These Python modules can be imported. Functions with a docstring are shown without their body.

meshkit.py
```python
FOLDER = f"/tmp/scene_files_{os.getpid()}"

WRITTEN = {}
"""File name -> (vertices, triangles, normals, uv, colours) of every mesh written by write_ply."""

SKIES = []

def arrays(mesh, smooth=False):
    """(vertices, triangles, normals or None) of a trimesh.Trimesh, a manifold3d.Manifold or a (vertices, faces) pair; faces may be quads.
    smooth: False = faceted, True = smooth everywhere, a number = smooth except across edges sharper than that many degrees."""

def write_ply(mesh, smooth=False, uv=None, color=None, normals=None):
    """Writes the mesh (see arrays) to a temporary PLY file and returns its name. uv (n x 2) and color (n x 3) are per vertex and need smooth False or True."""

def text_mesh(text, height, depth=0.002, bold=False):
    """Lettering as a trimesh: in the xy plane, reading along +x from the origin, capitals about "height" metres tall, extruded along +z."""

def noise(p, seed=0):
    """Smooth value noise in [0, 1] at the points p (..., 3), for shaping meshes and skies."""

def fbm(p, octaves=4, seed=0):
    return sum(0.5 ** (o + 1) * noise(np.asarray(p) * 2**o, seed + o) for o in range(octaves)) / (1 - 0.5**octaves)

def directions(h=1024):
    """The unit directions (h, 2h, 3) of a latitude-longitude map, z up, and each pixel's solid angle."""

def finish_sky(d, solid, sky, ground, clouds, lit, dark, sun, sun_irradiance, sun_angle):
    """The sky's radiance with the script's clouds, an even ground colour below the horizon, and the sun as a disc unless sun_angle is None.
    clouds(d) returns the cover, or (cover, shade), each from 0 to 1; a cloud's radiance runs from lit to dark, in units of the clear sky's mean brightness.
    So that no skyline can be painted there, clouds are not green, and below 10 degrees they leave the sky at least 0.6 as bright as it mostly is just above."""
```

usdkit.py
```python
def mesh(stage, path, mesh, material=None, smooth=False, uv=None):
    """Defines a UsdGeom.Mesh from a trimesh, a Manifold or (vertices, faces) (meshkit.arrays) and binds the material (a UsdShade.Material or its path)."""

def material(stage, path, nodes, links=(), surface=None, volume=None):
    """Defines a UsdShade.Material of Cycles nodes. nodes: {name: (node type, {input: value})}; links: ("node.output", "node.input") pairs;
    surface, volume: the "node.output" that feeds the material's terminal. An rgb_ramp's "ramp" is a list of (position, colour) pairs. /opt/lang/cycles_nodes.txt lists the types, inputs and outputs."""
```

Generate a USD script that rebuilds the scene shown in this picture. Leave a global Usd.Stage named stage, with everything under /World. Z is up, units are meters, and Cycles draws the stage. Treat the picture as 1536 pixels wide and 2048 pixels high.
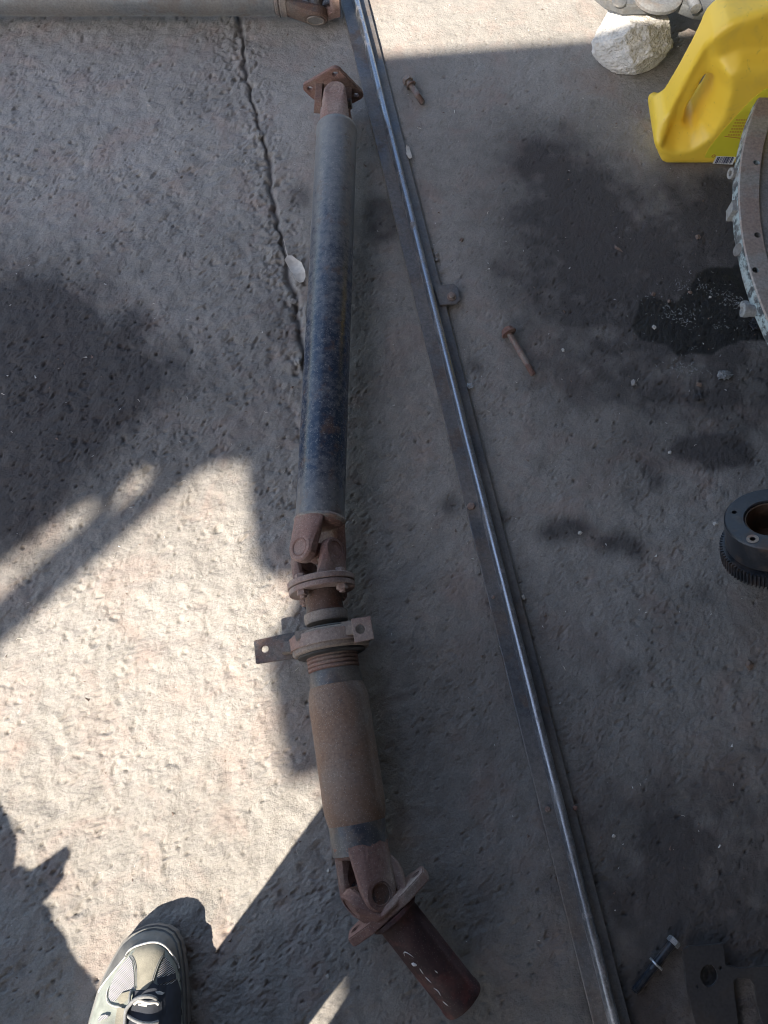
import math, random
import numpy as np, trimesh, shapely
from shapely.geometry import Polygon, LineString, Point, box as sbox
from shapely import affinity
from scipy.ndimage import gaussian_filter, map_coordinates
import manifold3d as m3
from manifold3d import Manifold, CrossSection
from pxr import Usd, UsdGeom, UsdLux, UsdShade, Gf, Sdf, Vt
import usdkit
from meshkit import noise, fbm, text_mesh

stage = Usd.Stage.CreateInMemory()
UsdGeom.SetStageUpAxis(stage, 'Z'); UsdGeom.SetStageMetersPerUnit(stage, 1.0)
UsdGeom.Xform.Define(stage, '/World'); UsdGeom.Scope.Define(stage, '/World/Looks')

# ------------------------------------------------------------------ camera, sky, sun, exposure
CAM_H, PITCH, FPX = 1.18, math.radians(70.5), 1547.0      # phone held at chest height, looking steeply down
EXPOSURE = 1.8
SUN_EL, SHADOW_AZ = math.radians(42.0), (0.61, 0.792)     # shadows fall away from the photographer, to the right
SUN_INT, SKY_STR = 1.12, 0.112
cam = UsdGeom.Camera.Define(stage, '/World/camera')
cam.AddTranslateOp().Set(Gf.Vec3d(0, 0, CAM_H)); cam.AddRotateXOp().Set(90 - math.degrees(PITCH))
cam.CreateHorizontalApertureAttr(24.0); cam.CreateVerticalApertureAttr(32.0)
cam.CreateFocalLengthAttr(24.0 * FPX / 1536.0)
cam.CreateClippingRangeAttr(Gf.Vec2f(0.02, 500)); cam.CreateExposureAttr(EXPOSURE)
to_sun = np.array([-SHADOW_AZ[0] * math.cos(SUN_EL), -SHADOW_AZ[1] * math.cos(SUN_EL), math.sin(SUN_EL)])
to_sun /= np.linalg.norm(to_sun)
skym = usdkit.material(stage, '/World/Looks/sky_look', {
    's': ('sky_texture', {'sky_type': 'single_scattering', 'sun_disc': False, 'sun_elevation': SUN_EL,
                          'sun_rotation': math.atan2(to_sun[0], to_sun[1]), 'aerosol_density': 1.6, 'ozone_density': .45}),
    'b': ('background_shader', {'strength': SKY_STR})}, [('s.color', 'b.color')], surface='b.background')
dome = UsdLux.DomeLight.Define(stage, '/World/sky')
UsdShade.MaterialBindingAPI.Apply(dome.GetPrim()).Bind(skym)
dome.GetPrim().SetCustomDataByKey('kind', 'structure')
sun = UsdLux.DistantLight.Define(stage, '/World/sun')
sun.CreateIntensityAttr(SUN_INT); sun.CreateAngleAttr(0.53); sun.CreateNormalizeAttr(True); sun.CreateColorAttr(Gf.Vec3f(1.0, 0.91, 0.785))
q = Gf.Rotation(Gf.Vec3d(0, 0, 1), Gf.Vec3d(*map(float, to_sun))).GetQuat()
sun.AddOrientOp().Set(Gf.Quatf(q))

rng = np.random.default_rng(7); random.seed(7)

# ------------------------------------------------------------------ helpers
S_, C_ = math.sin(PITCH), math.cos(PITCH)
def at(x, y, z=0.0):
    """Where the sight line through a point of the photograph meets the level z."""
    u, v = (x - 768) / FPX, (y - 1024) / FPX
    d = (CAM_H - z) / (S_ + v * C_)
    return np.array([u * d, d * (C_ - v * S_), z])
def at_y(x, y, Y):
    """Where it meets the upright plane Y."""
    u, v = (x - 768) / FPX, (y - 1024) / FPX
    d = Y / (C_ - v * S_)
    return np.array([u * d, Y, CAM_H - d * (S_ + v * C_)])
def pxm(x, y, z=0.0):
    v = (y - 1024) / FPX
    return FPX * (S_ + v * C_) / (CAM_H - z)
used = {}
def numbered(path):
    k = used.get(path, -1) + 1; used[path] = k
    return path if k == 0 else f'{path}_{k:03d}'
def tag(p, label=None, cat=None, group=None, kind=None):
    for k, t in (('label', label), ('category', cat), ('group', group), ('kind', kind)):
        if t: p.SetCustomDataByKey(k, t)
    return p
class Thing:
    def __init__(s, name, label, cat, loc=(0, 0, 0), group=None, kind=None):
        s.loc = np.array(loc, float); s.path = numbered('/World/' + name)
        x = UsdGeom.Xform.Define(stage, s.path); x.AddTranslateOp().Set(Gf.Vec3d(*map(float, s.loc)))
        tag(x.GetPrim(), label, cat, group, kind)
    def add(s, name, mesh, mat, parent=None, smooth=35, label=None, kind=None):
        path = numbered((parent or s.path) + '/' + name)
        m = tm(mesh).copy(); m.apply_translation(-s.loc)
        g = usdkit.mesh(stage, path, m, '/World/Looks/' + mat, smooth=smooth)
        tag(g.GetPrim(), label, None, None, kind)
        return path
def single(name, mesh, mat, label, cat, group=None, kind=None, smooth=35):
    m = tm(mesh).copy(); c = m.bounds.mean(0); c[2] = m.bounds[0][2]; m.apply_translation(-c)
    path = numbered('/World/' + name)
    g = usdkit.mesh(stage, path, m, '/World/Looks/' + mat, smooth=smooth)
    g.AddTranslateOp().Set(Gf.Vec3d(*map(float, c)))
    tag(g.GetPrim(), label, cat, group, kind); return g
def tm(m):
    if hasattr(m, 'to_mesh'):
        a = m.to_mesh(); return trimesh.Trimesh(np.array(a.vert_properties[:, :3]), np.array(a.tri_verts), process=False)
    if isinstance(m, (list, tuple)) and len(m) and not isinstance(m[0], np.ndarray):
        return trimesh.util.concatenate([tm(k) for k in m])
    if isinstance(m, tuple): return trimesh.Trimesh(m[0], m[1], process=False)
    return m
def man(t):
    t = tm(t); t = t.copy(); t.merge_vertices()
    return Manifold(m3.Mesh(np.asarray(t.vertices, np.float32), np.asarray(t.faces, np.uint32)))
def unit(v): v = np.asarray(v, float); return v / np.linalg.norm(v)
def frame(o, z, up=(0, 0, 1), roll=0.0):
    """4x4 with local z along z; local y nearest to up, turned by roll about z."""
    z = unit(z); y = np.asarray(up, float) - z * np.dot(up, z); y = unit(y); x = np.cross(y, z)
    c, s = math.cos(roll), math.sin(roll); x, y = c * x + s * y, -s * x + c * y
    M = np.eye(4); M[:3, 0], M[:3, 1], M[:3, 2], M[:3, 3] = x, y, z, o
    return M
def moved(mesh, M): m = tm(mesh).copy(); m.apply_transform(M); return m
def lathe(profile, n=48):
    """profile of (radius, z), closed to the axis at both ends."""
    p = list(profile)
    if p[0][0] > 1e-6: p = [(0, p[0][1])] + p
    if p[-1][0] > 1e-6: p = p + [(0, p[-1][1])]
    m = trimesh.creation.revolve(np.array(p, float), sections=n); m.fix_normals(); return m
def ring(r0, r1, z0, z1, n=64, b=0.0008):
    p = np.array([(r0, z0 + b), (r0 + b, z0), (r1 - b, z0), (r1, z0 + b), (r1, z1 - b), (r1 - b, z1), (r0 + b, z1), (r0, z1 - b), (r0, z0 + b)])
    m = trimesh.creation.revolve(p, sections=n); m.merge_vertices(); m.fix_normals(); return m
def poly_man(poly, z0, z1):
    ps = [np.array(poly.exterior.coords)[:-1]] + [np.array(h.coords)[:-1] for h in poly.interiors]
    return Manifold.extrude(CrossSection([p.tolist() for p in ps], m3.FillRule.EvenOdd), z1 - z0).translate((0, 0, z0))
def plate(poly, z0, z1, b=0.001):
    """Extruded outline (holes allowed) with a chamfered rim."""
    if b <= 0: return poly_man(poly, z0, z1)
    a = poly.buffer(-b, join_style=2)
    if a.geom_type != 'Polygon': return poly_man(poly, z0, z1)
    return poly_man(poly, z0 + b, z1 - b) + poly_man(a, z0, z0 + b * 1.001) + poly_man(a, z1 - b * 1.001, z1)
def hexbolt(r, h): 
    p = Polygon([(r * math.cos(k * math.pi / 3), r * math.sin(k * math.pi / 3)) for k in range(6)])
    c = man(lathe([(r * 1.02, -0.0001), (r * 1.02, h * .75), (r * .82, h + 0.0001)], 24))
    return poly_man(p, 0, h) ^ c
def tube_path(pts, r, n=8):
    pts = np.asarray(pts, float); k = len(pts); r = np.broadcast_to(r, k)
    T = np.gradient(pts, axis=0); T /= np.linalg.norm(T, axis=1)[:, None] + 1e-12
    up = np.array([0, 0, 1.0]); V = []
    for p, t, rr in zip(pts, T, r):
        a = np.cross(t, up); a = a / np.linalg.norm(a) if np.linalg.norm(a) > 1e-3 else np.array([1.0, 0, 0]); b = np.cross(t, a)
        th = np.linspace(0, 2 * np.pi, n, endpoint=False)
        V.append(p + rr * (np.cos(th)[:, None] * a + np.sin(th)[:, None] * b))
    V = np.vstack(V + [pts[:1], pts[-1:]]); F = []
    for i in range(k - 1):
        for j in range(n):
            a, b = i * n + j, i * n + (j + 1) % n; F += [(a, b, b + n), (a, b + n, a + n)]
    for j in range(n):
        F += [(k * n, (j + 1) % n, j), (k * n + 1, (k - 1) * n + j, (k - 1) * n + (j + 1) % n)]
    m = trimesh.Trimesh(V, F, process=False); m.fix_normals(); return m
def spline(pts, n=40):
    from scipy.interpolate import CubicSpline
    pts = np.asarray(pts, float); d = np.r_[0, np.cumsum(np.linalg.norm(np.diff(pts, axis=0), axis=1))]
    return CubicSpline(d, pts)(np.linspace(0, d[-1], n))
def worn(m, amp=0.0006, s=120, seed=1):
    """Uneven cast or rusty skin: nudges the vertices along their normals."""
    m = tm(m).copy(); m.merge_vertices(); n = m.vertex_normals
    m.vertices = m.vertices + n * ((fbm(m.vertices * s, 3, seed) - .5) * 2 * amp)[:, None]
    return m
def fine(m, size): 
    m = tm(m); v, f = trimesh.remesh.subdivide_to_size(m.vertices, m.faces, size, max_iter=12)
    t = trimesh.Trimesh(v, f, process=False); t.merge_vertices(); return t

# ------------------------------------------------------------------ materials
def M(name, nodes, links, surface): usdkit.material(stage, '/World/Looks/' + name, nodes, links, surface=surface)
def metal(name, paint, rust, dust, rust_amt=.5, dust_amt=.4, rough=(.35, .8), scale=1.0, bump=.35, metallic=0.0, fleck=0.0, ygrad=None):
    """Old metal: paint or bare steel, rust breaking through, dust lying on it."""
    n = {'g': ('geometry', {}),
         'n1': ('noise_texture', {'scale': 28 * scale, 'detail': 8, 'roughness': .65}),
         'n2': ('noise_texture', {'scale': 9 * scale, 'detail': 6, 'roughness': .6, 'distortion': .6}),
         'n3': ('noise_texture', {'scale': 260 * scale, 'detail': 4, 'roughness': .7}),
         'v': ('voronoi_texture', {'scale': 330 * scale}),
         'r1': ('rgb_ramp', {'ramp': [(max(0, .62 - rust_amt * .5), (0, 0, 0)), (min(1, .74 - rust_amt * .5), (1, 1, 1))]}),
         'r2': ('rgb_ramp', {'ramp': [(max(0, .66 - dust_amt * .5), (0, 0, 0)), (min(1, .9 - dust_amt * .5), (1, 1, 1))]}),
         'r3': ('rgb_ramp', {'ramp': [(.25, (.62, .62, .62)), (.75, (1.3, 1.3, 1.3))]}),
         'r4': ('rgb_ramp', {'ramp': [(.16, (fleck,) * 3), (.24, (0, 0, 0))]}),
         'm1': ('mix', {'color1': paint, 'color2': rust}), 'm2': ('mix', {'color2': dust}),
         'm3': ('mix', {'mix_type': 'multiply', 'fac': 1.0}), 'm4': ('mix', {'color2': (.4, .36, .32)}),
         'rr': ('mix_float', {'a': rough[0], 'b': rough[1]}), 'mx': ('math', {'math_type': 'maximum'}),
         'ms': ('math', {'math_type': 'multiply', 'value2': metallic}), 'inv': ('math', {'math_type': 'subtract', 'value1': 1.0}),
         'ad': ('math', {'math_type': 'multiply_add', 'value2': .5}),
         'b': ('bump', {'strength': bump, 'distance': .0012}), 'p': ('principled_bsdf', {'specular_ior_level': .45})}
    l = [('g.position', f'{k}.vector') for k in ('n1', 'n2', 'n3', 'v')] + [
        ('n1.fac', 'r1.fac'), ('n2.fac', 'r2.fac'), ('n3.fac', 'r3.fac'), ('v.distance', 'r4.fac'), ('r1.color', 'm1.fac'), ('m1.color', 'm2.color1'), ('r2.color', 'm2.fac'),
        ('m2.color', 'm3.color1'), ('r3.color', 'm3.color2'), ('m3.color', 'm4.color1'), ('r4.color', 'm4.fac'), ('m4.color', 'p.base_color'),
        ('r1.color', 'mx.value1'), ('r2.color', 'mx.value2'), ('mx.value', 'rr.fac'), ('rr.result', 'p.roughness'),
        ('mx.value', 'inv.value2'), ('inv.value', 'ms.value1'), ('ms.value', 'p.metallic'),
        ('n3.fac', 'ad.value1'), ('n1.fac', 'ad.value3'), ('ad.value', 'b.height'), ('b.normal', 'p.normal')]
    if ygrad:                                              # dust lies thicker towards the far end
        n['sx'] = ('separate_xyz', {}); n['mr'] = ('map_range', {'from_min': ygrad[0], 'from_max': ygrad[1], 'to_min': -.12, 'to_max': .22}); n['aa'] = ('math', {'math_type': 'add'})
        l.remove(('n2.fac', 'r2.fac')); l += [('g.position', 'sx.vector'), ('sx.y', 'mr.value'), ('mr.result', 'aa.value1'), ('n2.fac', 'aa.value2'), ('aa.value', 'r2.fac')]
    M(name, n, l, 'p.BSDF')
def plain(name, col, rough=.6, scale=60, var=.25, bump=.1, spec=.5, metallic=0.0, bscale=400, dist=.0006):
    c = np.array(col)
    M(name, {'g': ('geometry', {}), 'n': ('noise_texture', {'scale': scale, 'detail': 6, 'roughness': .6}), 'n2': ('noise_texture', {'scale': bscale, 'detail': 3}),
             'r': ('rgb_ramp', {'ramp': [(.25, tuple(c * (1 - var))), (.75, tuple(np.minimum(c * (1 + var), .95)))]}),
             'b': ('bump', {'strength': bump, 'distance': dist}), 'p': ('principled_bsdf', {'roughness': rough, 'specular_ior_level': spec, 'metallic': metallic})},
      [('g.position', 'n.vector'), ('g.position', 'n2.vector'), ('n.fac', 'r.fac'), ('r.color', 'p.base_color'), ('n2.fac', 'b.height'), ('b.normal', 'p.normal')], 'p.BSDF')
RUST, RUSTP, DUST = (.10, .045, .028), (.17, .095, .078), (.22, .18, .15)
M('tube_paint', {'g': ('geometry', {}), 'sx': ('separate_xyz', {}),
    'n1': ('noise_texture', {'scale': 11, 'detail': 9, 'roughness': .68}), 'n2': ('noise_texture', {'scale': 95, 'detail': 8, 'roughness': .72}), 'n3': ('noise_texture', {'scale': 330, 'detail': 4, 'roughness': .7}),
    'n4': ('noise_texture', {'scale': 30, 'detail': 7, 'roughness': .7}),
    'yr': ('rgb_ramp', {'ramp': [(.0, (.75,) * 3), (.08, (.30,) * 3), (.16, (.05,) * 3), (.45, (.14,) * 3), (.75, (.54,) * 3), (1.0, (.84,) * 3)]}),
    'mr': ('map_range', {'from_min': .38, 'from_max': 1.16, 'to_min': 0, 'to_max': 1}),
    'ad': ('math', {'math_type': 'multiply_add', 'value2': .9}), 'ad2': ('math', {'math_type': 'multiply_add', 'value2': 1.7}), 'sb': ('math', {'math_type': 'subtract', 'value2': 1.30}),
    'cl': ('clamp', {'min': 0, 'max': .92}), 'rs': ('rgb_ramp', {'ramp': [(.56, (0, 0, 0)), (.66, (.7, .7, .7))]}), 'sp': ('rgb_ramp', {'ramp': [(.58, (0, 0, 0)), (.66, (.6, .6, .6))]}),
    'm1': ('mix', {'color1': (.012, .022, .042), 'color2': (.165, .160, .155)}), 'm2': ('mix', {'color2': (.085, .052, .038)}), 'm3': ('mix', {'color2': (.27, .25, .23)}),
    'ro': ('map_range', {'from_min': 0, 'from_max': .9, 'to_min': .17, 'to_max': .58}), 'b': ('bump', {'strength': .3, 'distance': .0010}), 'p': ('principled_bsdf', {'specular_ior_level': .5})},
  [('g.position', f'{k}.vector') for k in ('n1', 'n2', 'n3', 'n4', 'sx')] + [('sx.y', 'mr.value'), ('mr.result', 'yr.fac'),
   ('n1.fac', 'ad.value1'), ('yr.color', 'ad.value3'), ('n2.fac', 'ad2.value1'), ('ad.value', 'ad2.value3'), ('ad2.value', 'sb.value1'), ('sb.value', 'cl.value'),
   ('cl.result', 'm1.fac'), ('m1.color', 'm2.color1'), ('n4.fac', 'rs.fac'), ('rs.color', 'm2.fac'), ('n3.fac', 'sp.fac'), ('sp.color', 'm3.fac'), ('m2.color', 'm3.color1'), ('m3.color', 'p.base_color'),
   ('cl.result', 'ro.value'), ('ro.result', 'p.roughness'), ('n2.fac', 'b.height'), ('b.normal', 'p.normal')], 'p.BSDF')
metal('tube_front', (.035, .04, .05), (.17, .105, .072), (.18, .14, .115), rust_amt=.66, dust_amt=.55, rough=(.36, .75), fleck=.4)
metal('rusty_cast', (.10, .07, .06), RUSTP, DUST, rust_amt=.75, dust_amt=.35, rough=(.6, .85), fleck=.3)
metal('rusty_pink', (.16, .10, .085), (.2, .115, .095), (.24, .19, .165), rust_amt=.8, dust_amt=.5, rough=(.65, .85), fleck=.35)
metal('grey_cast', (.15, .15, .145), RUSTP, DUST, rust_amt=.25, dust_amt=.6, rough=(.5, .8), fleck=.3)
metal('dark_cast', (.03, .028, .03), RUST, (.11, .085, .07), rust_amt=.45, dust_amt=.4, rough=(.5, .8), fleck=.2)
metal('red_oxide', (.062, .011, .010), (.026, .009, .009), (.085, .04, .034), rust_amt=.5, dust_amt=.26, rough=(.55, .75), fleck=.1)
metal('bracket_steel', (.06, .07, .08), RUSTP, DUST, rust_amt=.3, dust_amt=.5, rough=(.45, .8), fleck=.3)
metal('rail_steel', (.10, .105, .115), (.10, .078, .066), (.155, .14, .128), rust_amt=.28, dust_amt=.5, rough=(.33, .6), scale=.8, metallic=.25, fleck=.12)
metal('rail_ridge', (.30, .32, .355), (.16, .14, .13), (.22, .21, .20), rust_amt=.16, dust_amt=.26, rough=(.27, .45), scale=1.5, metallic=.9, fleck=.1)
metal('bolt_grey', (.2, .19, .18), RUSTP, DUST, rust_amt=.45, dust_amt=.5, rough=(.4, .7), scale=2, metallic=.4)
metal('bolt_zinc', (.42, .44, .46), (.2, .17, .15), (.2, .18, .17), rust_amt=.15, dust_amt=.2, rough=(.3, .5), scale=2, metallic=.85)
metal('hub_black', (.022, .025, .032), (.05, .035, .03), (.06, .055, .055), rust_amt=.25, dust_amt=.25, rough=(.35, .6), metallic=.3)
metal('hub_bore', (.05, .035, .022), (.09, .05, .03), (.07, .05, .035), rust_amt=.5, dust_amt=.4, rough=(.4, .7))
metal('casing_paint', (.33, .40, .41), (.05, .055, .06), (.27, .25, .23), rust_amt=.36, dust_amt=.4, rough=(.4, .7), scale=2.6, fleck=.2)
metal('casing_clean', (.24, .25, .25), (.16, .15, .14), (.25, .235, .215), rust_amt=.2, dust_amt=.45, rough=(.45, .7), fleck=.1)
metal('plug_grey', (.12, .12, .125), (.11, .09, .08), (.15, .14, .13), rust_amt=.2, dust_amt=.4, rough=(.4, .65))
metal('casing_face', (.27, .26, .245), (.25, .19, .16), (.29, .27, .25), rust_amt=.45, dust_amt=.5, rough=(.4, .65), scale=.7, metallic=.2, fleck=.15)
metal('casing_inner', (.26, .27, .285), (.2, .19, .18), (.3, .29, .28), rust_amt=.3, dust_amt=.4, rough=(.35, .6), metallic=.5)
metal('gear_steel', (.14, .145, .15), (.12, .105, .095), (.15, .14, .13), rust_amt=.25, dust_amt=.5, rough=(.4, .65), metallic=.2)
metal('cover_steel', (.10, .105, .11), (.10, .09, .08), (.13, .125, .12), rust_amt=.2, dust_amt=.4, rough=(.4, .6), metallic=.2)
metal('neck_paint', (.022, .030, .046), (.10, .07, .055), (.13, .118, .105), rust_amt=.2, dust_amt=.6, rough=(.27, .6), fleck=.3)
metal('plate_grey', (.045, .044, .047), (.035, .03, .028), (.055, .05, .048), rust_amt=.3, dust_amt=.3, rough=(.45, .65), metallic=.3)
metal('scrap', (.2, .19, .18), RUSTP, DUST, rust_amt=.6, dust_amt=.4)
plain('roof_metal', (.14, .13, .12), .5, 4, .2, .1, metallic=.5)
plain('roof_dark', (.06, .058, .055), .7, 4, .2, .1)
plain('rubber_black', (.03, .03, .03), .7)
plain('hole_dark', (.012, .011, .011), .9)
plain('stone_white', (.53, .505, .47), .9, 45, .3, .9, bscale=220, dist=.003)
plain('pebble_grey', (.2, .19, .18), .85, 150, .35, .4)
plain('pebble_brown', (.14, .10, .08), .85, 150, .35, .4)
plain('pebble_pale', (.36, .345, .32), .8, 150, .3, .4)
plain('seed_pale', (.46, .42, .37), .7, 120, .2, .5, bscale=250)
plain('shavings', (.28, .29, .30), .45, 200, .3, .1, metallic=.8)
plain('speck_pale', (.5, .49, .47), .7, 300, .4, .1)
plain('paint_white', (.6, .57, .55), .6)
def grimy(name, col, rough):
    M(name, {'g': ('geometry', {}), 'n': ('noise_texture', {'scale': 16, 'detail': 8, 'roughness': .68, 'distortion': .5}), 'n2': ('noise_texture', {'scale': 70, 'detail': 8, 'roughness': .75}), 'n3': ('noise_texture', {'scale': 300, 'detail': 3}),
        'r': ('rgb_ramp', {'ramp': [(.54, (0, 0, 0)), (.82, (.4, .4, .4))]}), 'r2': ('rgb_ramp', {'ramp': [(.60, (0, 0, 0)), (.70, (.5, .5, .5))]}),
        'm': ('mix', {'color1': col, 'color2': (.30, .22, .10)}), 'm2': ('mix', {'color2': (.14, .105, .06)}), 'b': ('bump', {'strength': .12, 'distance': .0006}), 'p': ('principled_bsdf', {'roughness': rough})},
      [('g.position', 'n.vector'), ('g.position', 'n2.vector'), ('g.position', 'n3.vector'), ('n.fac', 'r.fac'), ('n2.fac', 'r2.fac'), ('r.color', 'm.fac'), ('m.color', 'm2.color1'), ('r2.color', 'm2.fac'), ('m2.color', 'p.base_color'), ('n3.fac', 'b.height'), ('b.normal', 'p.normal')], 'p.BSDF')
grimy('jug_yellow', (.80, .53, .05), .42)
plain('jug_label', (.62, .54, .035), .35, 30, .05, .02)
plain('print_red', (.45, .13, .04), .6); plain('print_white', (.72, .71, .68), .5); plain('print_dark', (.03, .035, .09), .5)
plain('cap_white', (.75, .74, .7), .4)
plain('shoe_rubber', (.12, .122, .12), .7, 40, .35, .5, bscale=600)
plain('shoe_sole', (.13, .12, .115), .75, 60, .3, .4)
plain('shoe_suede', (.25, .235, .19), .9, 90, .25, .7, bscale=900)
plain('shoe_side', (.24, .26, .235), .8, 70, .3, .6, bscale=700)
plain('shoe_dark', (.028, .033, .045), .7, 80, .3, .4)
plain('shoe_lace', (.16, .165, .17), .8, 300, .4, .5, bscale=900)
plain('shoe_piping', (.5, .49, .47), .8, 200, .4, .8, bscale=700)
plain('cloth_trousers', (.06, .065, .08), .95, 60, .2, .4); plain('cloth_shirt', (.16, .17, .2), .95, 60, .2, .4)
plain('skin', (.2, .115, .075), .55, 40, .1, .1); plain('hair', (.015, .012, .01), .6); plain('phone_black', (.02, .02, .022), .25)
def weave(name, c_hi, c_lo, scale, stripes):
    nd = {'g': ('geometry', {}), 'b': ('bump', {'strength': .8, 'distance': .0008}), 'p': ('principled_bsdf', {'roughness': .85}),
          'r': ('rgb_ramp', {'ramp': [(.3, c_lo), (.5, c_hi)] if stripes else [(.18, c_lo), (.34, c_hi)]})}
    if stripes:
        nd['mp'] = ('mapping', {'rotation': (0, 0, math.radians(-32))}); nd['t'] = ('wave_texture', {'scale': scale, 'bands_direction': 'y'})
        l = [('g.position', 'mp.vector'), ('mp.vector', 't.vector'), ('t.fac', 'r.fac'), ('t.fac', 'b.height')]
    else:
        nd['mp'] = ('mapping', {'rotation': (0, 0, .7)}); nd['t'] = ('voronoi_texture', {'scale': scale, 'randomness': 0.0, 'dimensions': '2D'})
        l = [('g.position', 'mp.vector'), ('mp.vector', 't.vector'), ('t.distance', 'r.fac'), ('t.distance', 'b.height')]
    M(name, nd, l + [('r.color', 'p.base_color'), ('b.normal', 'p.normal')], 'p.BSDF')
weave('mesh_dots', (.34, .335, .35), (.05, .05, .06), 620, False)
weave('mesh_stripes', (.42, .42, .42), (.035, .035, .045), 150, True)

# ground: colour from the mesh's own stain map (oil plus painted lower-right shade, wet, smooth) and fine procedural grain
M('concrete', {
    'g': ('geometry', {}), 'st': ('attribute', {'attribute': 'stain'}), 'sp': ('separate_color', {}),
    'n1': ('noise_texture', {'scale': 3.2, 'detail': 7, 'roughness': .62}), 'n2': ('noise_texture', {'scale': 38, 'detail': 8, 'roughness': .7}),
    'n3': ('noise_texture', {'scale': 420, 'detail': 5, 'roughness': .75}), 'n4': ('noise_texture', {'scale': 11, 'detail': 6, 'roughness': .6, 'distortion': .8}),
    'n5': ('noise_texture', {'scale': 135, 'detail': 7, 'roughness': .72}), 'v2': ('voronoi_texture', {'scale': 210}),
    'c1': ('rgb_ramp', {'ramp': [(.3, (.218, .202, .183)), (.5, (.266, .250, .229)), (.7, (.312, .290, .268))]}),
    'c2': ('rgb_ramp', {'ramp': [(.28, (.74, .73, .72)), (.5, (1, 1, 1)), (.75, (1.16, 1.14, 1.12))]}),
    'c3': ('rgb_ramp', {'ramp': [(.3, (.72, .72, .72)), (.7, (1.25, 1.25, 1.25))]}),
    'c4': ('rgb_ramp', {'ramp': [(.50, (0, 0, 0)), (.70, (.6, .6, .6))]}),
    'c5': ('rgb_ramp', {'ramp': [(.05, (.5, .5, .5)), (.12, (0, 0, 0))]}),
    'm1': ('mix', {'mix_type': 'multiply', 'fac': .85}), 'm2': ('mix', {'mix_type': 'multiply', 'fac': .8}),
    'm3': ('mix', {'color2': (.285, .215, .185)}), 'm4': ('mix', {'color2': (.42, .39, .35)}),
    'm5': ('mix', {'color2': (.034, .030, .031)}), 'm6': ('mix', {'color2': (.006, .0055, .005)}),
    'ro': ('map_range', {'from_min': 0, 'from_max': 1, 'to_min': .88, 'to_max': .3}),
    'h': ('math', {'math_type': 'multiply_add', 'value2': .28}), 'b': ('bump', {'strength': 1.0, 'distance': .0026}), 'p': ('principled_bsdf', {'specular_ior_level': .4})},
  [('g.position', f'{k}.vector') for k in ('n1', 'n2', 'n3', 'n4', 'n5', 'v2')] + [
   ('n1.fac', 'c1.fac'), ('n2.fac', 'c2.fac'), ('n3.fac', 'c3.fac'), ('n4.fac', 'c4.fac'), ('v2.distance', 'c5.fac'),
   ('c1.color', 'm1.color1'), ('c2.color', 'm1.color2'), ('m1.color', 'm2.color1'), ('c3.color', 'm2.color2'),
   ('m2.color', 'm3.color1'), ('c4.color', 'm3.fac'), ('m3.color', 'm4.color1'), ('c5.color', 'm4.fac'),
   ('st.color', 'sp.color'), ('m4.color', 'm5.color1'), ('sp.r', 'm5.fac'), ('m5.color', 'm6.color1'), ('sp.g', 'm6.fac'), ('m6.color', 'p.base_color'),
   ('sp.g', 'ro.value'), ('ro.result', 'p.roughness'),
   ('n3.fac', 'h.value1'), ('n5.fac', 'h.value3'), ('h.value', 'b.height'), ('b.normal', 'p.normal')], 'p.BSDF')

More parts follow.
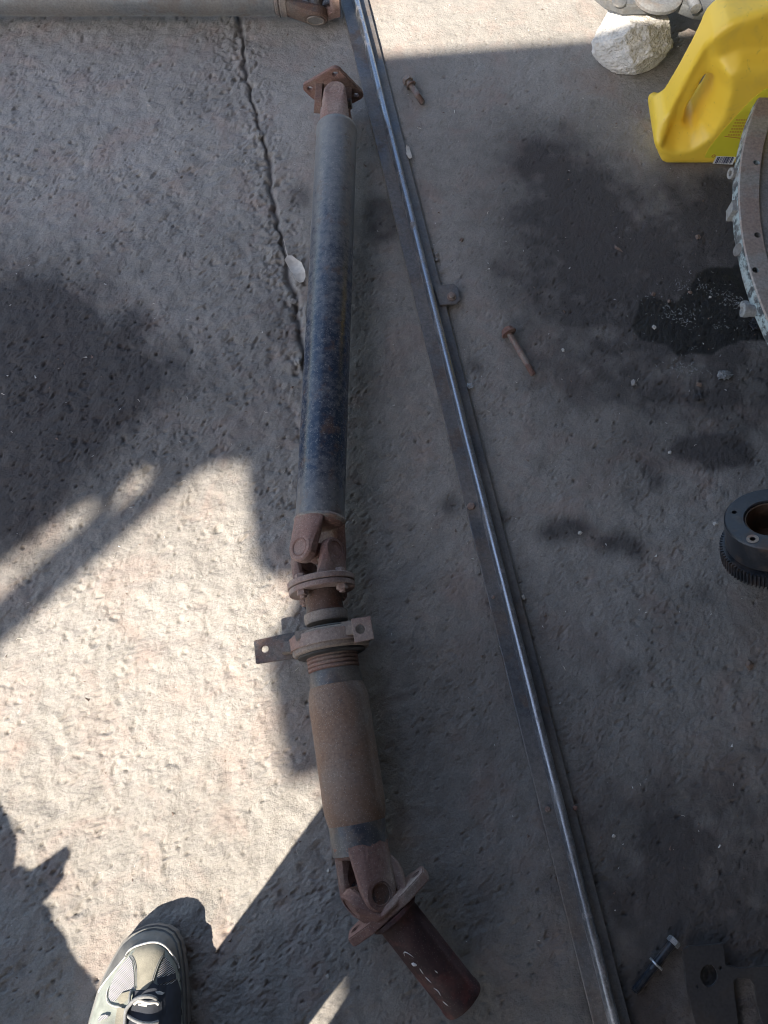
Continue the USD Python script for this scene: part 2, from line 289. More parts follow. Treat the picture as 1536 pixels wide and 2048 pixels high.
# ------------------------------------------------------------------ the ground
def graded(lo, hi, step0, step1, far):
    xs = [lo]
    while xs[-1] < hi: xs.append(xs[-1] + step0 + (step1 - step0) * (xs[-1] - lo) / (hi - lo))
    out = np.geomspace(.004, far, 34)
    return np.r_[(lo - out)[::-1], xs, xs[-1] + out]
gx, gy = graded(-1.02, 1.02, .0024, .0024, 60), graded(-.32, 1.95, .0020, .0034, 60)
X, Y = np.meshgrid(gx, gy)
P3 = np.stack([X, Y, np.zeros_like(X)], -1)
CRACK = [(476, 20), (480, 48), (489, 75), (487, 115), (496, 150), (503, 195), (514, 240), (527, 290), (540, 328), (538, 375), (546, 420), (556, 460), (568, 505), (579, 550), (592, 592), (600, 640), (604, 690), (612, 742), (626, 800), (640, 900)]
# raster masks on the plan, looked up through a warped coordinate so that rims are ragged
RX0, RX1, RY0, RY1, RS = -1.3, 1.3, -.5, 2.1, .004
nx, ny = int((RX1 - RX0) / RS), int((RY1 - RY0) / RS)
cx, cy = np.meshgrid(RX0 + (np.arange(nx) + .5) * RS, RY0 + (np.arange(ny) + .5) * RS)
def mask(polys, soft):
    out = np.zeros((ny, nx))
    for pts, w in polys:
        pl = Polygon([at(*p)[:2] for p in pts]).buffer(0)
        out = np.maximum(out, w * shapely.contains_xy(pl, cx, cy))
    return gaussian_filter(out, soft / RS)
def spot(x, y, rx, ry=None, w=1): 
    ry = ry or rx; return ([(x + rx * math.cos(t), y + ry * math.sin(t)) for t in np.linspace(0, 6.28, 20)[:-1]], w)
oil_r = mask([([(985, 285), (1130, 275), (1330, 345), (1600, 330), (1640, 880), (1440, 905), (1250, 880), (1170, 830), (1095, 780), (1055, 720), (1035, 650), (1020, 560), (990, 470), (965, 370)], .74)], .055)
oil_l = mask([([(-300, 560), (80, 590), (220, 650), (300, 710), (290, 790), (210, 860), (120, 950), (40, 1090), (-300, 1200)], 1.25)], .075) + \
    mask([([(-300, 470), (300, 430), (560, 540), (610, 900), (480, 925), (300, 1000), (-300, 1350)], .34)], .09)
oil_and_shade = oil_r + oil_l + mask([([(930, 260), (1200, 215), (1640, 300), (1640, 1010), (1380, 1000), (1150, 930), (1010, 800), (960, 560)], .30)], .10) + mask([([(1120, 1180), (1250, 1230), (1330, 1420), (1290, 1600), (1180, 1560)], .2), ([(780, 1250), (1000, 1150), (1640, 1150), (1640, 2250), (820, 2250)], .34),
              ([(1180, 1640), (1340, 1600), (1640, 1560), (1640, 2200), (1230, 2200)], .95), ([(700, 1750), (860, 1760), (1020, 2040), (1100, 2200), (760, 2200)], .35)], .06)  # lower-right patches: oily floor, plus shade put into its colour
oil_b = mask([spot(765, 440, 42, 50, .62), spot(600, 390, 22, 24, .6), spot(951, 738, 11, 13, .95), spot(905, 1016, 22, 18, .8), spot(1000, 1030, 30, 20, .6),
              spot(1130, 1058, 55, 26, .75), spot(1235, 1085, 55, 22, .75), spot(1310, 960, 22, 16, .6), spot(1300, 925, 26, 14, .5), spot(1265, 990, 18, 16, .5), spot(1270, 1100, 26, 20, .5),
              spot(1075, 925, 14, 12, .5), spot(700, 560, 40, 120, .25), spot(1180, 470, 60, 90, .3), spot(1255, 1350, 26, 26, .3), spot(1400, 1180, 20, 26, .4),
              spot(1420, 905, 90, 30, .7), spot(1350, 1690, 90, 30, .3), spot(560, 640, 30, 60, .25), spot(1500, 1870, 60, 34, .7), spot(100, 640, 90, 60, .3)], .008)
wet = mask([([(1262, 640), (1280, 585), (1345, 600), (1420, 540), (1500, 520), (1640, 500), (1640, 690), (1460, 690), (1420, 720), (1350, 715), (1330, 690), (1290, 690)], 1.0), spot(30, 700, 80, 60, .35)], .007)
sl = [at(*p)[:2] for p in CRACK]
rough_left = mask([([(-600, -200), (476, -200)] + CRACK + [(640, 1000), (700, 1700), (700, 2400), (-600, 2400)], 1.0)], .01)
near_crack = gaussian_filter(shapely.contains_xy(LineString(sl).buffer(.035), cx, cy).astype(float), 5)
wx = (fbm(P3 * 14, 4, 3) - .5) * .075; wy = (fbm(P3 * 14 + 9, 4, 4) - .5) * .075
def look(ras, k=1.0):
    return map_coordinates(ras, [((Y + wy * k) - RY0) / RS - .5, ((X + wx * k) - RX0) / RS - .5], order=1, mode='nearest')
Lrough, Ncr = look(rough_left, .3), look(near_crack, .5)
def sstep(a, b, x): t = np.clip((x - a) / (b - a), 0, 1); return t * t * (3 - 2 * t)
W3 = P3 + np.stack([wx, wy, 0 * wx], -1) * .35
def gfield(seed, lo, hi, n=1536, L=1.92):
    """Even-handed random relief: waves between lo and hi metres, unit spread, on a repeating tile."""
    f = np.hypot(*np.meshgrid(np.fft.fftfreq(n, L / n), np.fft.rfftfreq(n, L / n), indexing='ij')); f[0, 0] = 1e-6
    band = np.exp(-np.maximum(0, np.log(f * lo)) ** 2 * 6 - np.maximum(0, -np.log(f * hi)) ** 2 * 6) / f; band[0, 0] = 0
    z = np.fft.irfft2(np.fft.rfft2(np.random.default_rng(seed).standard_normal((n, n))) * band, s=(n, n)); return z / z.std()
def samp(field, x, y, L=1.92): n = field.shape[0]; return map_coordinates(field, [y / L * n, x / L * n], order=1, mode='grid-wrap')
rm = np.minimum(.34 + .66 * Lrough + .3 * sstep(1.15, .6, Y), 1.0) + .45 * Ncr
h = (fbm(P3 * 2.2, 3, 11) - .5) * .006
wx2, wy2 = X + wx * .12, Y + wy * .12
ca, sa = math.cos(.65), math.sin(.65)
ax_, ay_ = (wx2 * ca + wy2 * sa) * .8, (-wx2 * sa + wy2 * ca) * 1.15
patch = .12 + 1.3 * sstep(-.9, 1.1, samp(gfield(29, .07, .4), X, Y))
chips = samp(gfield(21, .010, .030), ax_, ay_); chips2 = samp(gfield(22, .016, .05), wx2, wy2)
h += (-sstep(1.35, 1.55, chips) * .0011 - sstep(1.5, 1.68, chips2) * .0015 + sstep(1.3, 1.8, -chips) * .0005) * rm * patch
terr = samp(gfield(23, .03, .16), wx2, wy2) * 1.3; h += (np.floor(terr) + sstep(.86, 1.0, terr - np.floor(terr))) * .00060 * rm
pits = samp(gfield(31, .005, .009), wx2, wy2); h -= sstep(1.7, 2.3, pits) * .0015 * (.3 + .4 * rm + .3 * patch)
pits2 = samp(gfield(35, .009, .02), wx2, wy2); h -= sstep(2.1, 2.6, pits2) * .0030 * (.35 + .65 * rm)
stones = samp(gfield(33, .006, .016), wx2, wy2); h += sstep(1.3, 2.2, stones) * .0008 * rm
h += samp(gfield(41, .0045, .009), X, Y) * .00020 * (.5 + .5 * rm) + samp(gfield(43, .008, .02), X, Y) * .00010 * rm + samp(gfield(51, .02, .07), X, Y) * .00022 * (.4 + .6 * rm)
h += -Ncr * np.maximum(0, samp(gfield(61, .012, .05), wx2, wy2) - .2) * .0030
pc = LineString(sl)
fineband = (np.abs(X) < 1.1) & (Y > -.1) & (Y < 2.0)
dist = np.full(X.shape, 1.0); xx = X + wx * .16 + (noise(P3 * 55, 71) - .5) * .010; yy = Y + wy * .16
dist[fineband] = shapely.distance(pc, shapely.points(xx[fineband], yy[fineband]))
cw = .0016 + .0032 * sstep(.35, .75, noise(P3 * 16, 81))
h -= np.exp(-(dist / cw) ** 2) * .008
far = np.maximum(np.maximum(-1.0 - X, X - 1.0), np.maximum(-.3 - Y, Y - 1.9)); h *= np.exp(-np.maximum(far, 0) * 3)
oil = np.clip(look(oil_and_shade, 1.5) * (.18 + .85 * fbm(P3 * 6, 4, 91) + .62 * fbm(P3 * 40, 4, 92)) + look(oil_b, .35) * (.7 + .6 * fbm(P3 * 50, 3, 93)), 0, .88)
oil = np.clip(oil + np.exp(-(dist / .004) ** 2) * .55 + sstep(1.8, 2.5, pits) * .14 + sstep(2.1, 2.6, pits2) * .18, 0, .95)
wetv = np.clip(sstep(.38, .62, look(wet, .55) * (.65 + .7 * fbm(P3 * 30, 4, 95))), 0, 1) * .93
def ground_z(x, y):
    i = np.clip(np.searchsorted(gx, x), 0, len(gx) - 1); j = np.clip(np.searchsorted(gy, y), 0, len(gy) - 1); return h[j, i]
V = np.stack([X, Y, h], -1).reshape(-1, 3); nxg, nyg = len(gx), len(gy)
ii = (np.arange(nyg - 1)[:, None] * nxg + np.arange(nxg - 1)[None]).ravel()
F = np.stack([ii, ii + 1, ii + nxg + 1, ii + nxg], 1)
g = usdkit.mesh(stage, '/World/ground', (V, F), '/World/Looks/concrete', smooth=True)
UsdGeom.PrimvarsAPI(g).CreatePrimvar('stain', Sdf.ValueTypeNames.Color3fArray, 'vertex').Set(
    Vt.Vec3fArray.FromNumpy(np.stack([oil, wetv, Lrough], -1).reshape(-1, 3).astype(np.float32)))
tag(g.GetPrim(), 'cracked rough concrete yard floor with black oil stains', 'ground', None, 'structure')
del V, F, P3, W3

# ------------------------------------------------------------------ added unseen roof above the photographer, its edge cut to cast the shade
ROOF_Z = 2.35
shift = -np.array(SHADOW_AZ) / math.hypot(*SHADOW_AZ) * ROOF_Z / math.tan(SUN_EL)
def edge(pts): return [tuple(at(*p)[:2] + shift) for p in pts]
rim = edge([(735, 2500), (668, 1950), (652, 1610), (640, 1557), (592, 1570), (566, 1560), (552, 1480), (540, 1400), (532, 1330), (536, 1275), (566, 1240), (590, 1195), (582, 1160),
            (522, 1158), (507, 1130), (500, 1080), (491, 945), (484, 930), (434, 931), (392, 950), (300, 1030), (0, 1295), (-330, 1590)])
rim += [tuple(at(-900, 1250)[:2] + shift), tuple(at(-900, -300)[:2] + shift)] + edge([(560, -300), (690, -60), (742, 70), (756, 112), (900, 100), (1200, 78), (1400, 60), (1700, 42)]) + [(-.62, -.36), (-1.0, -.34), (-.95, 1.0), (-.55, 2.7), (3.2, 2.9)]  # front stretch added overhead to keep sky light off the floor
x_right, y_back = 3.2, -3.4
roofpoly = Polygon(rim + [(x_right, rim[-1][1]), (x_right, y_back), (rim[0][0], y_back)]).buffer(0)
for hole in ([(-260, 1385), (-260, 1330), (0, 1132), (60, 1082), (120, 1040), (172, 1008), (193, 1012), (175, 1038), (100, 1100), (0, 1192)], [(222, 1022), (255, 965), (282, 940), (304, 950), (288, 972)]):
    roofpoly = roofpoly.difference(Polygon(edge(hole)))
cn = Thing('added_canopy', 'added unseen sheet metal roof, its ragged gapped edge cut to cast shade', 'added_canopy', (0, -1.5, 0))
x0, y0, x1, y1 = roofpoly.bounds; xs = np.arange(x0, x1 + .8, .8)
for a, b in zip(xs[:-1], xs[1:]):
    piece = roofpoly.intersection(sbox(a, y0 - 1, b - .0005, y1 + 1))
    for gme in getattr(piece, 'geoms', [piece]):
        if gme.geom_type == 'Polygon' and gme.area > .002: cn.add('added_roof_sheet', poly_man(gme, ROOF_Z, ROOF_Z + .003), 'roof_metal', smooth=False)
cn.add('added_side_sheet', moved(trimesh.creation.box((.004, 6.4, 2.3)), trimesh.transformations.translation_matrix((1.18, .2, 1.16))), 'roof_dark', smooth=False)  # added out of view to darken the lower right floor
cn.add('added_back_sheet', moved(trimesh.creation.box((3.4, .004, 2.0)), trimesh.transformations.translation_matrix((1.2, -2.9, 1.05))), 'roof_dark', smooth=False)  # added out of view, blocks more light from behind
for px_, py_ in ((3.1, -3.3), (3.1, 2.8), (1.0, -3.3)):
    cn.add('post', moved(trimesh.creation.box((.06, .06, ROOF_Z)), trimesh.transformations.translation_matrix((px_, py_, ROOF_Z / 2))), 'scrap', smooth=False)

# ------------------------------------------------------------------ the two-piece drive shaft
def T34(x, y, z, o=(0, 0, 0)): return np.column_stack([x, y, z, o]).tolist()
EAR = T34((1, 0, 0), (0, 0, 1), (0, -1, 0))                 # plan (width, along) extruded upwards from the shaft
def yoke(R0, L, rc, gap, t, w0, hole, back=.02):
    """Forked end: base at z=0, pin centre at z=L, ears towards +y and -y."""
    P = []
    for a in np.linspace(-.86, .86, 11):
        for z in (-back * .5, .001):
            P += [(R0 * math.sin(a), R0 * math.cos(a), z), (R0 * .8 * math.sin(a), min(gap * .9, R0 * .6 * math.cos(a)), z)]
    for a in np.linspace(0, 2 * math.pi, 28, endpoint=False):
        for y, r_ in ((gap, rc - .001), (gap + .002, rc), (gap + t - .003, rc), (gap + t, rc - .0025)): P.append((r_ * math.cos(a), y, L + r_ * math.sin(a)))
    ear = Manifold.hull_points(np.array(P)) - man(trimesh.creation.cylinder(hole, .06, sections=32)).rotate((90, 0, 0)).translate((0, gap + t, L))
    throat = man(lathe([(gap * .72, -.001), (gap * .97, L * .45), (gap * .99, L + rc + .01)], 32)).translate((0, 0, L * .16))
    ear = ear - throat
    base = man(lathe([(R0 * .97, -back), (R0, -back * .4), (R0 * .985, 0), (R0 * .86, L * .12), (R0 * .5, L * .18)], 48))
    return base + ear + ear.rotate((0, 0, 180))
def cap(gap, t, r, L, side=1, recess=.0016):
    """Bearing cap sunk in an ear, with its snap ring."""
    Mx = np.eye(4); Mx[:3, :3] = np.column_stack([(1, 0, 0), (0, 0, -side), (0, side, 0)]); Mx[:3, 3] = (0, 0, L)
    c = moved(lathe([(r * .985, gap - .004), (r * .985, gap + t - recess), (r * .9, gap + t - recess + .0004), (r * .62, gap + t - recess - .0006), (r * .5, gap + t - recess)], 32), Mx)
    rg = moved(ring(r * .84, r * .985, gap + t - recess - .0002, gap + t - recess + .0012, 32, .0003), Mx)
    return c, rg
def cross(gap, r, L):
    a = trimesh.creation.cylinder(r, 2 * gap, sections=24); b = a.copy()
    a.apply_transform(trimesh.transformations.rotation_matrix(math.pi / 2, (1, 0, 0))); b.apply_transform(trimesh.transformations.rotation_matrix(math.pi / 2, (0, 1, 0)))
    c = trimesh.creation.icosphere(2, r * 1.5)
    m = man(a) + man(b) + man(c); return tm(m.translate((0, 0, L)))

ds = Thing('drive_shaft', 'long rusty two-piece drive shaft lying across the concrete beside the long grey rail', 'drive shaft', (-.09, .33, 0))
TT, TB = np.array([at(674, 240, .062)[0], 1.150, .060]), np.array([at(640, 1028, .062)[0], .379, .062])
d1 = unit(TB - TT); LT = np.linalg.norm(TB - TT)
R = .0375
def ramp_tube(profile, Mx, n=72, seg=.012, amp=.0003, s=70, seed=2):
    pr = [profile[0]]
    for a, b in zip(profile[:-1], profile[1:]):
        k = max(1, int(math.dist(a, b) / seg))
        pr += [(a[0] + (b[0] - a[0]) * t / k, a[1] + (b[1] - a[1]) * t / k) for t in range(1, k + 1)]
    return worn(moved(lathe(pr, n), Mx), amp, s, seed)
F1 = frame(TT, d1)
ds.add('rear_tube', ramp_tube([(R * .9, -.004), (R * 1.02, 0), (R * 1.035, .006), (R * 1.02, .012), (R, .016), (R, LT - .02), (R * 1.012, LT - .012), (R * 1.03, LT - .004), (R * .95, LT + .002)], F1), 'tube_paint', smooth=50)
ds.add('weld_seam', worn(moved(lathe([(R * .96, LT - .008), (R * 1.05, LT - .005), (R * 1.06, LT - .002), (R * .96, LT + .002)], 72), F1), .0009, 260, 4), 'grey_cast')
# upper end: forked yoke with one ear up, and the square flange behind it
Fu = frame(TT, -d1, roll=-.14)
yk = dict(R0=R * .98, L=.062, rc=.0205, gap=.0235, t=.013, w0=.029, hole=.0135)
ds.add('end_yoke', worn(fine(moved(tm(yoke(**yk)), Fu), .006), .0007, 130, 5), 'rusty_pink')
for s_ in (1, -1):
    c, r_ = cap(.0235, .013, .0135, .062, s_, .0004); ds.add('bearing_cap', moved(c, Fu), 'rusty_pink')
ds.add('cross_pin', moved(cross(.026, .0095, .062), Fu), 'dark_cast')
pin_u = (Fu @ np.array([0, 0, .062, 1]))[:3]
dfl = unit(np.array([.03, 1, .10])); Ff = frame(pin_u + np.array([-.010, .036, -.004]), dfl, roll=math.radians(9))
def square_flange(hw, t, cut, hole_r, hole_at, bore):
    sq = Polygon([(-hw, 0), (0, -hw), (hw, 0), (0, hw)]).buffer(-cut).buffer(cut, 12)
    for a in range(4): sq = sq.difference(Point(hole_at * math.cos(a * math.pi / 2), hole_at * math.sin(a * math.pi / 2)).buffer(hole_r, 10))
    return plate(sq, 0, t, .0012)
ds.add('square_flange', worn(fine(moved(tm(square_flange(.063, .008, .013, .0052, .044, .02)), Ff), .006), .0010, 110, 6), 'rusty_cast')
for s_ in (1, -1):
    ear = poly_man(Polygon([(-.018, .001), (.018, .001)] + [(.017 * math.cos(a), -.030 + .017 * math.sin(a)) for a in np.linspace(0, -math.pi, 14)]).convex_hull, .022, .034)
    ds.add('flange_ear', worn(moved(tm(ear.transform(T34((0, 1, 0), (0, 0, 1), (1, 0, 0))).rotate((0, 0, 0 if s_ > 0 else 180))), Ff), .0006, 130, 7), 'rusty_cast')
# middle joint
Fm = frame(TB, d1, roll=math.radians(36))
mk = dict(R0=R * 1.0, L=.050, rc=.0215, gap=.027, t=.0165, w0=.030, hole=.0142)
ds.add('tube_yoke', worn(fine(moved(tm(yoke(**mk)), Fm), .006), .0007, 120, 8), 'rusty_pink')
for s_ in (1, -1):
    c, r_ = cap(.027, .0165, .0142, .050, s_, .0012); p = ds.add('bearing_cap', worn(moved(c, Fm), .0003, 300, 9), 'rusty_pink'); ds.add('snap_ring', moved(r_, Fm), 'rusty_cast', p)
ds.add('cross_pin', moved(cross(.030, .011, .050), Fm), 'rusty_cast')
nip = lathe([(.004, 0), (.004, .006), (.0025, .008), (.0028, .012), (.0015, .014)], 12)
pin_m = (Fm @ np.array([0, 0, .05, 1]))[:3]
ds.add('grease_nipple', moved(nip, frame(pin_m + np.array([.004, -.012, .014]), (.1, -.5, .8))), 'grey_cast')
F0 = np.array([at(643, 1172, .056)[0], .281, .0555]); FE = np.array([at(716, 1660, .05)[0], -.056, .0485]); d2 = unit(FE - F0)
Fn = frame(F0 + d2 * -.008, -d2, roll=math.radians(-180 + 90 - 36 - 6))
nk = dict(R0=.040, L=float(np.linalg.norm(F0 - pin_m)) - .012, rc=.020, gap=.0265, t=.014, w0=.025, hole=.0138, back=.006)
ds.add('flange_yoke', worn(fine(moved(tm(yoke(**nk)), Fn), .006), .0007, 120, 10), 'rusty_cast')
for s_ in (1, -1):
    c, r_ = cap(.0265, .014, .0138, nk['L'], s_); ds.add('bearing_cap', moved(c, Fn), 'rusty_cast')
Fd = frame(F0, d2)
disc = lambda a, b, r=.0505: lathe([(r - .001, a), (r, a + .001), (r, b - .001), (r - .001, b)], 72)
ds.add('joint_flange', worn(moved(disc(-.0095, -.0006), Fd), .0004, 150, 11), 'rusty_pink')
ds.add('joint_flange', worn(moved(disc(.0006, .009, .0495), Fd), .0004, 150, 12), 'rusty_pink')
for k in range(4):
    a = math.radians(50 + 90 * k - 8); c = np.array([.0405 * math.cos(a), .0405 * math.sin(a)])
    Mo = Fd @ trimesh.transformations.translation_matrix((c[0], c[1], 0)) 
    b = ds.add('bolt', moved(lathe([(.005, -.010), (.005, .019), (.004, .0205)], 14), Mo), 'rusty_pink')
    hd = hexbolt(.0085, .0065).transform(T34((1, 0, 0), (0, -1, 0), (0, 0, -1), (0, 0, -.0092)))
    ds.add('bolt_head', moved(tm(hd), Mo), 'rusty_pink', b); ds.add('nut', moved(tm(hexbolt(.0086, .0078).rotate((0, 0, 13 * k)).translate((0, 0, .0088))), Mo), 'rusty_pink', b)
ds.add('hub_neck', ramp_tube([(.026, .008), (.0275, .010), (.0275, .036), (.029, .040)], Fd, 48), 'dark_cast')
ds.add('collar', ramp_tube([(.0315, .041), (.0325, .043), (.0325, .053), (.031, .056), (.028, .057)], Fd, 48), 'grey_cast')
# centre bearing in its clamp
ds.add('bearing_housing', worn(moved(ring(.0285, .056, .070, .100, 80, .0025), Fd), .0005, 120, 13), 'grey_cast')
ds.add('bearing_rubber', moved(lathe([(.046, .066), (.049, .068), (.049, .103), (.044, .105)], 48), Fd), 'rubber_black')
ds.add('clamp_band', worn(moved(ring(.0562, .0592, .074, .092, 80, .0006), Fd), .0004, 150, 14), 'rusty_pink')
def slab(pts, z0, z1, hole=None, b=.0008, tilt=None):
    pl = Polygon([at(*p, z1)[:2] for p in pts]).buffer(-.002).buffer(.002, 6)
    if hole: pl = pl.difference(Point(at(hole[0], hole[1], z1)[:2]).buffer(hole[2], 16))
    m = tm(plate(pl, z0, z1, b))
    if tilt is not None:
        c = np.array([*np.array(pl.centroid.coords[0]), z1]); m.apply_transform(trimesh.transformations.rotation_matrix(tilt[0], tilt[1], c))
    return m
e = ds.add('bracket_ear', slab([(507, 1281), (572, 1267), (604, 1262), (606, 1316), (580, 1318), (512, 1328)], .045, .049, (530, 1298, .0052)), 'bracket_steel', label='low grey ear with a bolt hole')
ds.add('ear_rib', slab([(560, 1284), (596, 1279), (598, 1302), (562, 1305)], .0492, .072), 'grey_cast', e)
e = ds.add('bracket_ear', slab([(702, 1238), (741, 1231), (749, 1277), (710, 1286)], .1085, .1125, (721, 1258, .0066), tilt=(.12, (0, 1, 0))), 'rusty_pink', label='raised pinkish ear with a dark bolt hole')
ds.add('ear_strap', slab([(681, 1244), (706, 1240), (711, 1268), (684, 1272)], .094, .107), 'bracket_steel', e)
ds.add('clamp_bar', slab([(588, 1263), (639, 1249), (643, 1266), (592, 1282)], .088, .100, b=.002), 'grey_cast')
ds.add('clamp_bar', slab([(640, 1251), (684, 1243), (686, 1256), (642, 1264)], .090, .097, b=.0015), 'dark_cast')
pts = [(.034, .100)]
for k in range(4): pts += [(.0372, .1035 + k * .0058), (.0372, .1065 + k * .0058), (.0345, .108 + k * .0058)]
ds.add('seal_rings', ramp_tube(pts + [(.036, .127)], Fd, 64, amp=.0004), 'rusty_cast')
SL = float(np.linalg.norm(FE - F0))
ds.add('front_tube', ramp_tube([(.038, .1475), (.0400, .153), (.0418, .160), (.0430, .170), (.0428, SL - .035), (.0420, SL - .024), (.0400, SL - .014), (.038, SL - .008)], Fd, 72, .008, .0005), 'tube_front', smooth=50)
ds.add('tube_neck', ramp_tube([(.0355, .126), (.0375, .129), (.0380, .1485), (.037, .150)], Fd, 72, .006, .0005), 'neck_paint', smooth=50)
ds.add('tube_neck', ramp_tube([(.037, SL - .010), (.0388, SL - .009), (.0385, SL + .028)], Fd, 72, .006, .0005), 'neck_paint', smooth=50)
# lower joint
PB = F0 + d2 * (SL + .026); Fl = frame(PB, d2, roll=math.radians(-26))
lk = dict(R0=.0385, L=.052, rc=.0225, gap=.027, t=.017, w0=.031, hole=.0148)
ds.add('tube_yoke', worn(fine(moved(tm(yoke(**lk)), Fl), .006), .0007, 120, 15), 'rusty_cast')
for s_ in (1, -1):
    c, r_ = cap(.027, .017, .0148, .052, s_, .003); p = ds.add('bearing_cap', moved(c, Fl), 'dark_cast'); ds.add('snap_ring', moved(r_, Fl), 'rusty_cast', p)
ds.add('cross_pin', moved(cross(.03, .011, .052), Fl), 'dark_cast')
pin_l = (Fl @ np.array([0, 0, .052, 1]))[:3]
RE = np.array([at(928, 2003, .036)[0], at(928, 2003, .036)[1], .036])
FL0 = np.array([at(778, 1812, .056)[0], at(778, 1812, .056)[1], .055]); d3 = unit(RE - FL0)
Fk = frame(FL0 - d3 * .006, -d3, roll=math.radians(-70))
kk = dict(R0=.036, L=float(np.linalg.norm(FL0 - pin_l)) - .006, rc=.020, gap=.0268, t=.0135, w0=.027, hole=.0142, back=.004)
ds.add('flange_yoke', worn(fine(moved(tm(yoke(**kk)), Fk), .006), .0007, 120, 16), 'rusty_cast')
for s_ in (1, -1):
    c, r_ = cap(.0268, .0135, .0142, kk['L'], s_); ds.add('bearing_cap', moved(c, Fk), 'rusty_cast')
Fs = frame(FL0, d3, roll=math.radians(6))
bar = Polygon([(-.064, -.016), (-.064, .016), (-.03, .030), (.03, .030), (.064, .016), (.064, -.016), (.03, -.030), (-.03, -.030)]).buffer(-.006).buffer(.006, 8)
for x_ in (-.051, .051): bar = bar.difference(Point(x_, 0).buffer(.0055, 10))
ds.add('end_flange', worn(fine(moved(tm(plate(bar, -.007, .006, .0015)), Fs), .006), .0007, 130, 17), 'rusty_cast')
RL = float(np.linalg.norm(RE - FL0))
ds.add('red_sleeve', ramp_tube([(.0345, .0075), (.035, .012), (.0285, .018), (.0282, RL - .012), (.0292, RL - .010), (.0290, RL - .002), (.0280, RL), (.024, RL), (.023, RL - .02)], Fs, 64, .01, .0003), 'red_oxide', label='dark red primed sleeve at the near end', smooth=50)
# loose paint threads on the red sleeve: small raised flakes
def on_sleeve(a, s, r=.0287): 
    return (Fs @ np.array([r * math.sin(a), r * math.cos(a), s, 1]))[:3]
for path, w_ in (([(-.72, .053), (-.62, .049), (-.36, .060)], .0006), ([(-.66, .065), (-.58, .067), (-.48, .070)], .0022), ([(-.47, .075), (-.5, .083)], .0007), ([(-.51, .087), (-.45, .097)], .0005),
                ([(-.54, .104), (-.44, .109), (-.5, .116)], .0006), ([(-.58, .123), (-.5, .131)], .0005), ([(.02, .088), (.06, .093)], .0005)):
    n_ = 12; sp2 = spline([on_sleeve(*q_) for q_ in path], n_); rr2 = w_ * np.sin(np.linspace(.25, 2.9, n_)) * (.6 + .8 * noise(sp2 * 700, 5)); fl_ = tube_path(sp2, rr2, 6)
    ds.add('paint_flake', fl_, 'paint_white')

# ------------------------------------------------------------------ the long rail
def rail_pts(kind, n=60):
    ys = np.linspace(-230, 2260, n)
    x0_, x1_ = {'l': (680, 1185), 'c': (713, 1230), 'r': (734, 1259)}[kind]
    return np.array([at(x0_ + (x1_ - x0_) * y / 2048, y, 0)[:2] for y in ys])
Lp, Cp, Rp = rail_pts('l'), rail_pts('c'), rail_pts('r')
Cp = Cp - np.array([.0035, -.001])
def loft(rows):
    n, k = len(rows), len(rows[0]); Vv = np.vstack(rows); Fv = []
    for i in range(n - 1):
        for j in range(k): a, b = i * k + j, i * k + (j + 1) % k; Fv += [(a, b, b + k), (a, b + k, a + k)]
    for j in range(1, k - 1): Fv += [(0, j + 1, j), ((n - 1) * k, (n - 1) * k + j, (n - 1) * k + j + 1)]
    m = trimesh.Trimesh(Vv, Fv, process=False); m.fix_normals(); return m
wob = lambda i, k: (noise(np.array([[i * .45, k * 3.1, .5]]), 3)[0] - .5)
rows, rows2 = [], []
for i in range(len(Lp)):
    l, c, r = Lp[i], Cp[i], Rp[i]; z = .0052 + .0022 * wob(i, 1)
    side = unit(np.r_[r - l, 0]); cc = np.r_[c, 0]
    rows.append(np.array([np.r_[l, z - .0022], np.r_[r, z - .0022], np.r_[r, z + .0012], np.r_[r, z + .0018] - side * .0008, np.r_[l, z + .0018] + side * .0008, np.r_[l, z + .0012]]))
    prof = [(-.0070, .0012), (-.0072, .010), (-.0056, .0152), (-.0022, .0180), (.0016, .0182), (.0050, .0160), (.0070, .0105), (.0076, .0012)]
    rows2.append(np.array([cc + side * (a + .0014 * wob(i, 5)) + np.array([0, 0, z + b]) for a, b in prof]))
rl = Thing('floor_rail', 'long narrow steel rail with a raised polished ridge running diagonally across the floor', 'rail', (.1, .7, 0))
rl.add('base_strip', loft(rows), 'rail_steel', smooth=30)
rl.add('ridge', loft(rows2), 'rail_ridge', smooth=60)
lug = Polygon([at(*p, .006)[:2] for p in [(868, 577), (906, 571), (914, 578), (919, 604), (912, 610), (880, 613)]]).buffer(-.002).buffer(.003, 6)
lg = rl.add('side_lug', plate(lug, .0074, .0115, .001), 'rail_steel')
bx_ = at(903, 593, .012)
rl.add('lug_bolt', moved(tm(lathe([(.0085, 0), (.0085, .0015), (.0062, .0017), (.0062, .0045), (.005, .006), (.002, .0066)], 20)), trimesh.transformations.translation_matrix((bx_[0], bx_[1], .0114))), 'bolt_grey', lg)
for px_, py_, rr in ((942, 1013, .0062), (986, 1194, .0028), (1095, 1618, .004), (1150, 1616, .0035), (852, 566, .003)):
    b_ = at(px_, py_, .007); rl.add('rivet', moved(lathe([(rr, 0), (rr, rr * .45), (rr * .8, rr * .75), (rr * .3, rr * .85)], 18), trimesh.transformations.translation_matrix((b_[0], b_[1], .0068))), 'bolt_grey')

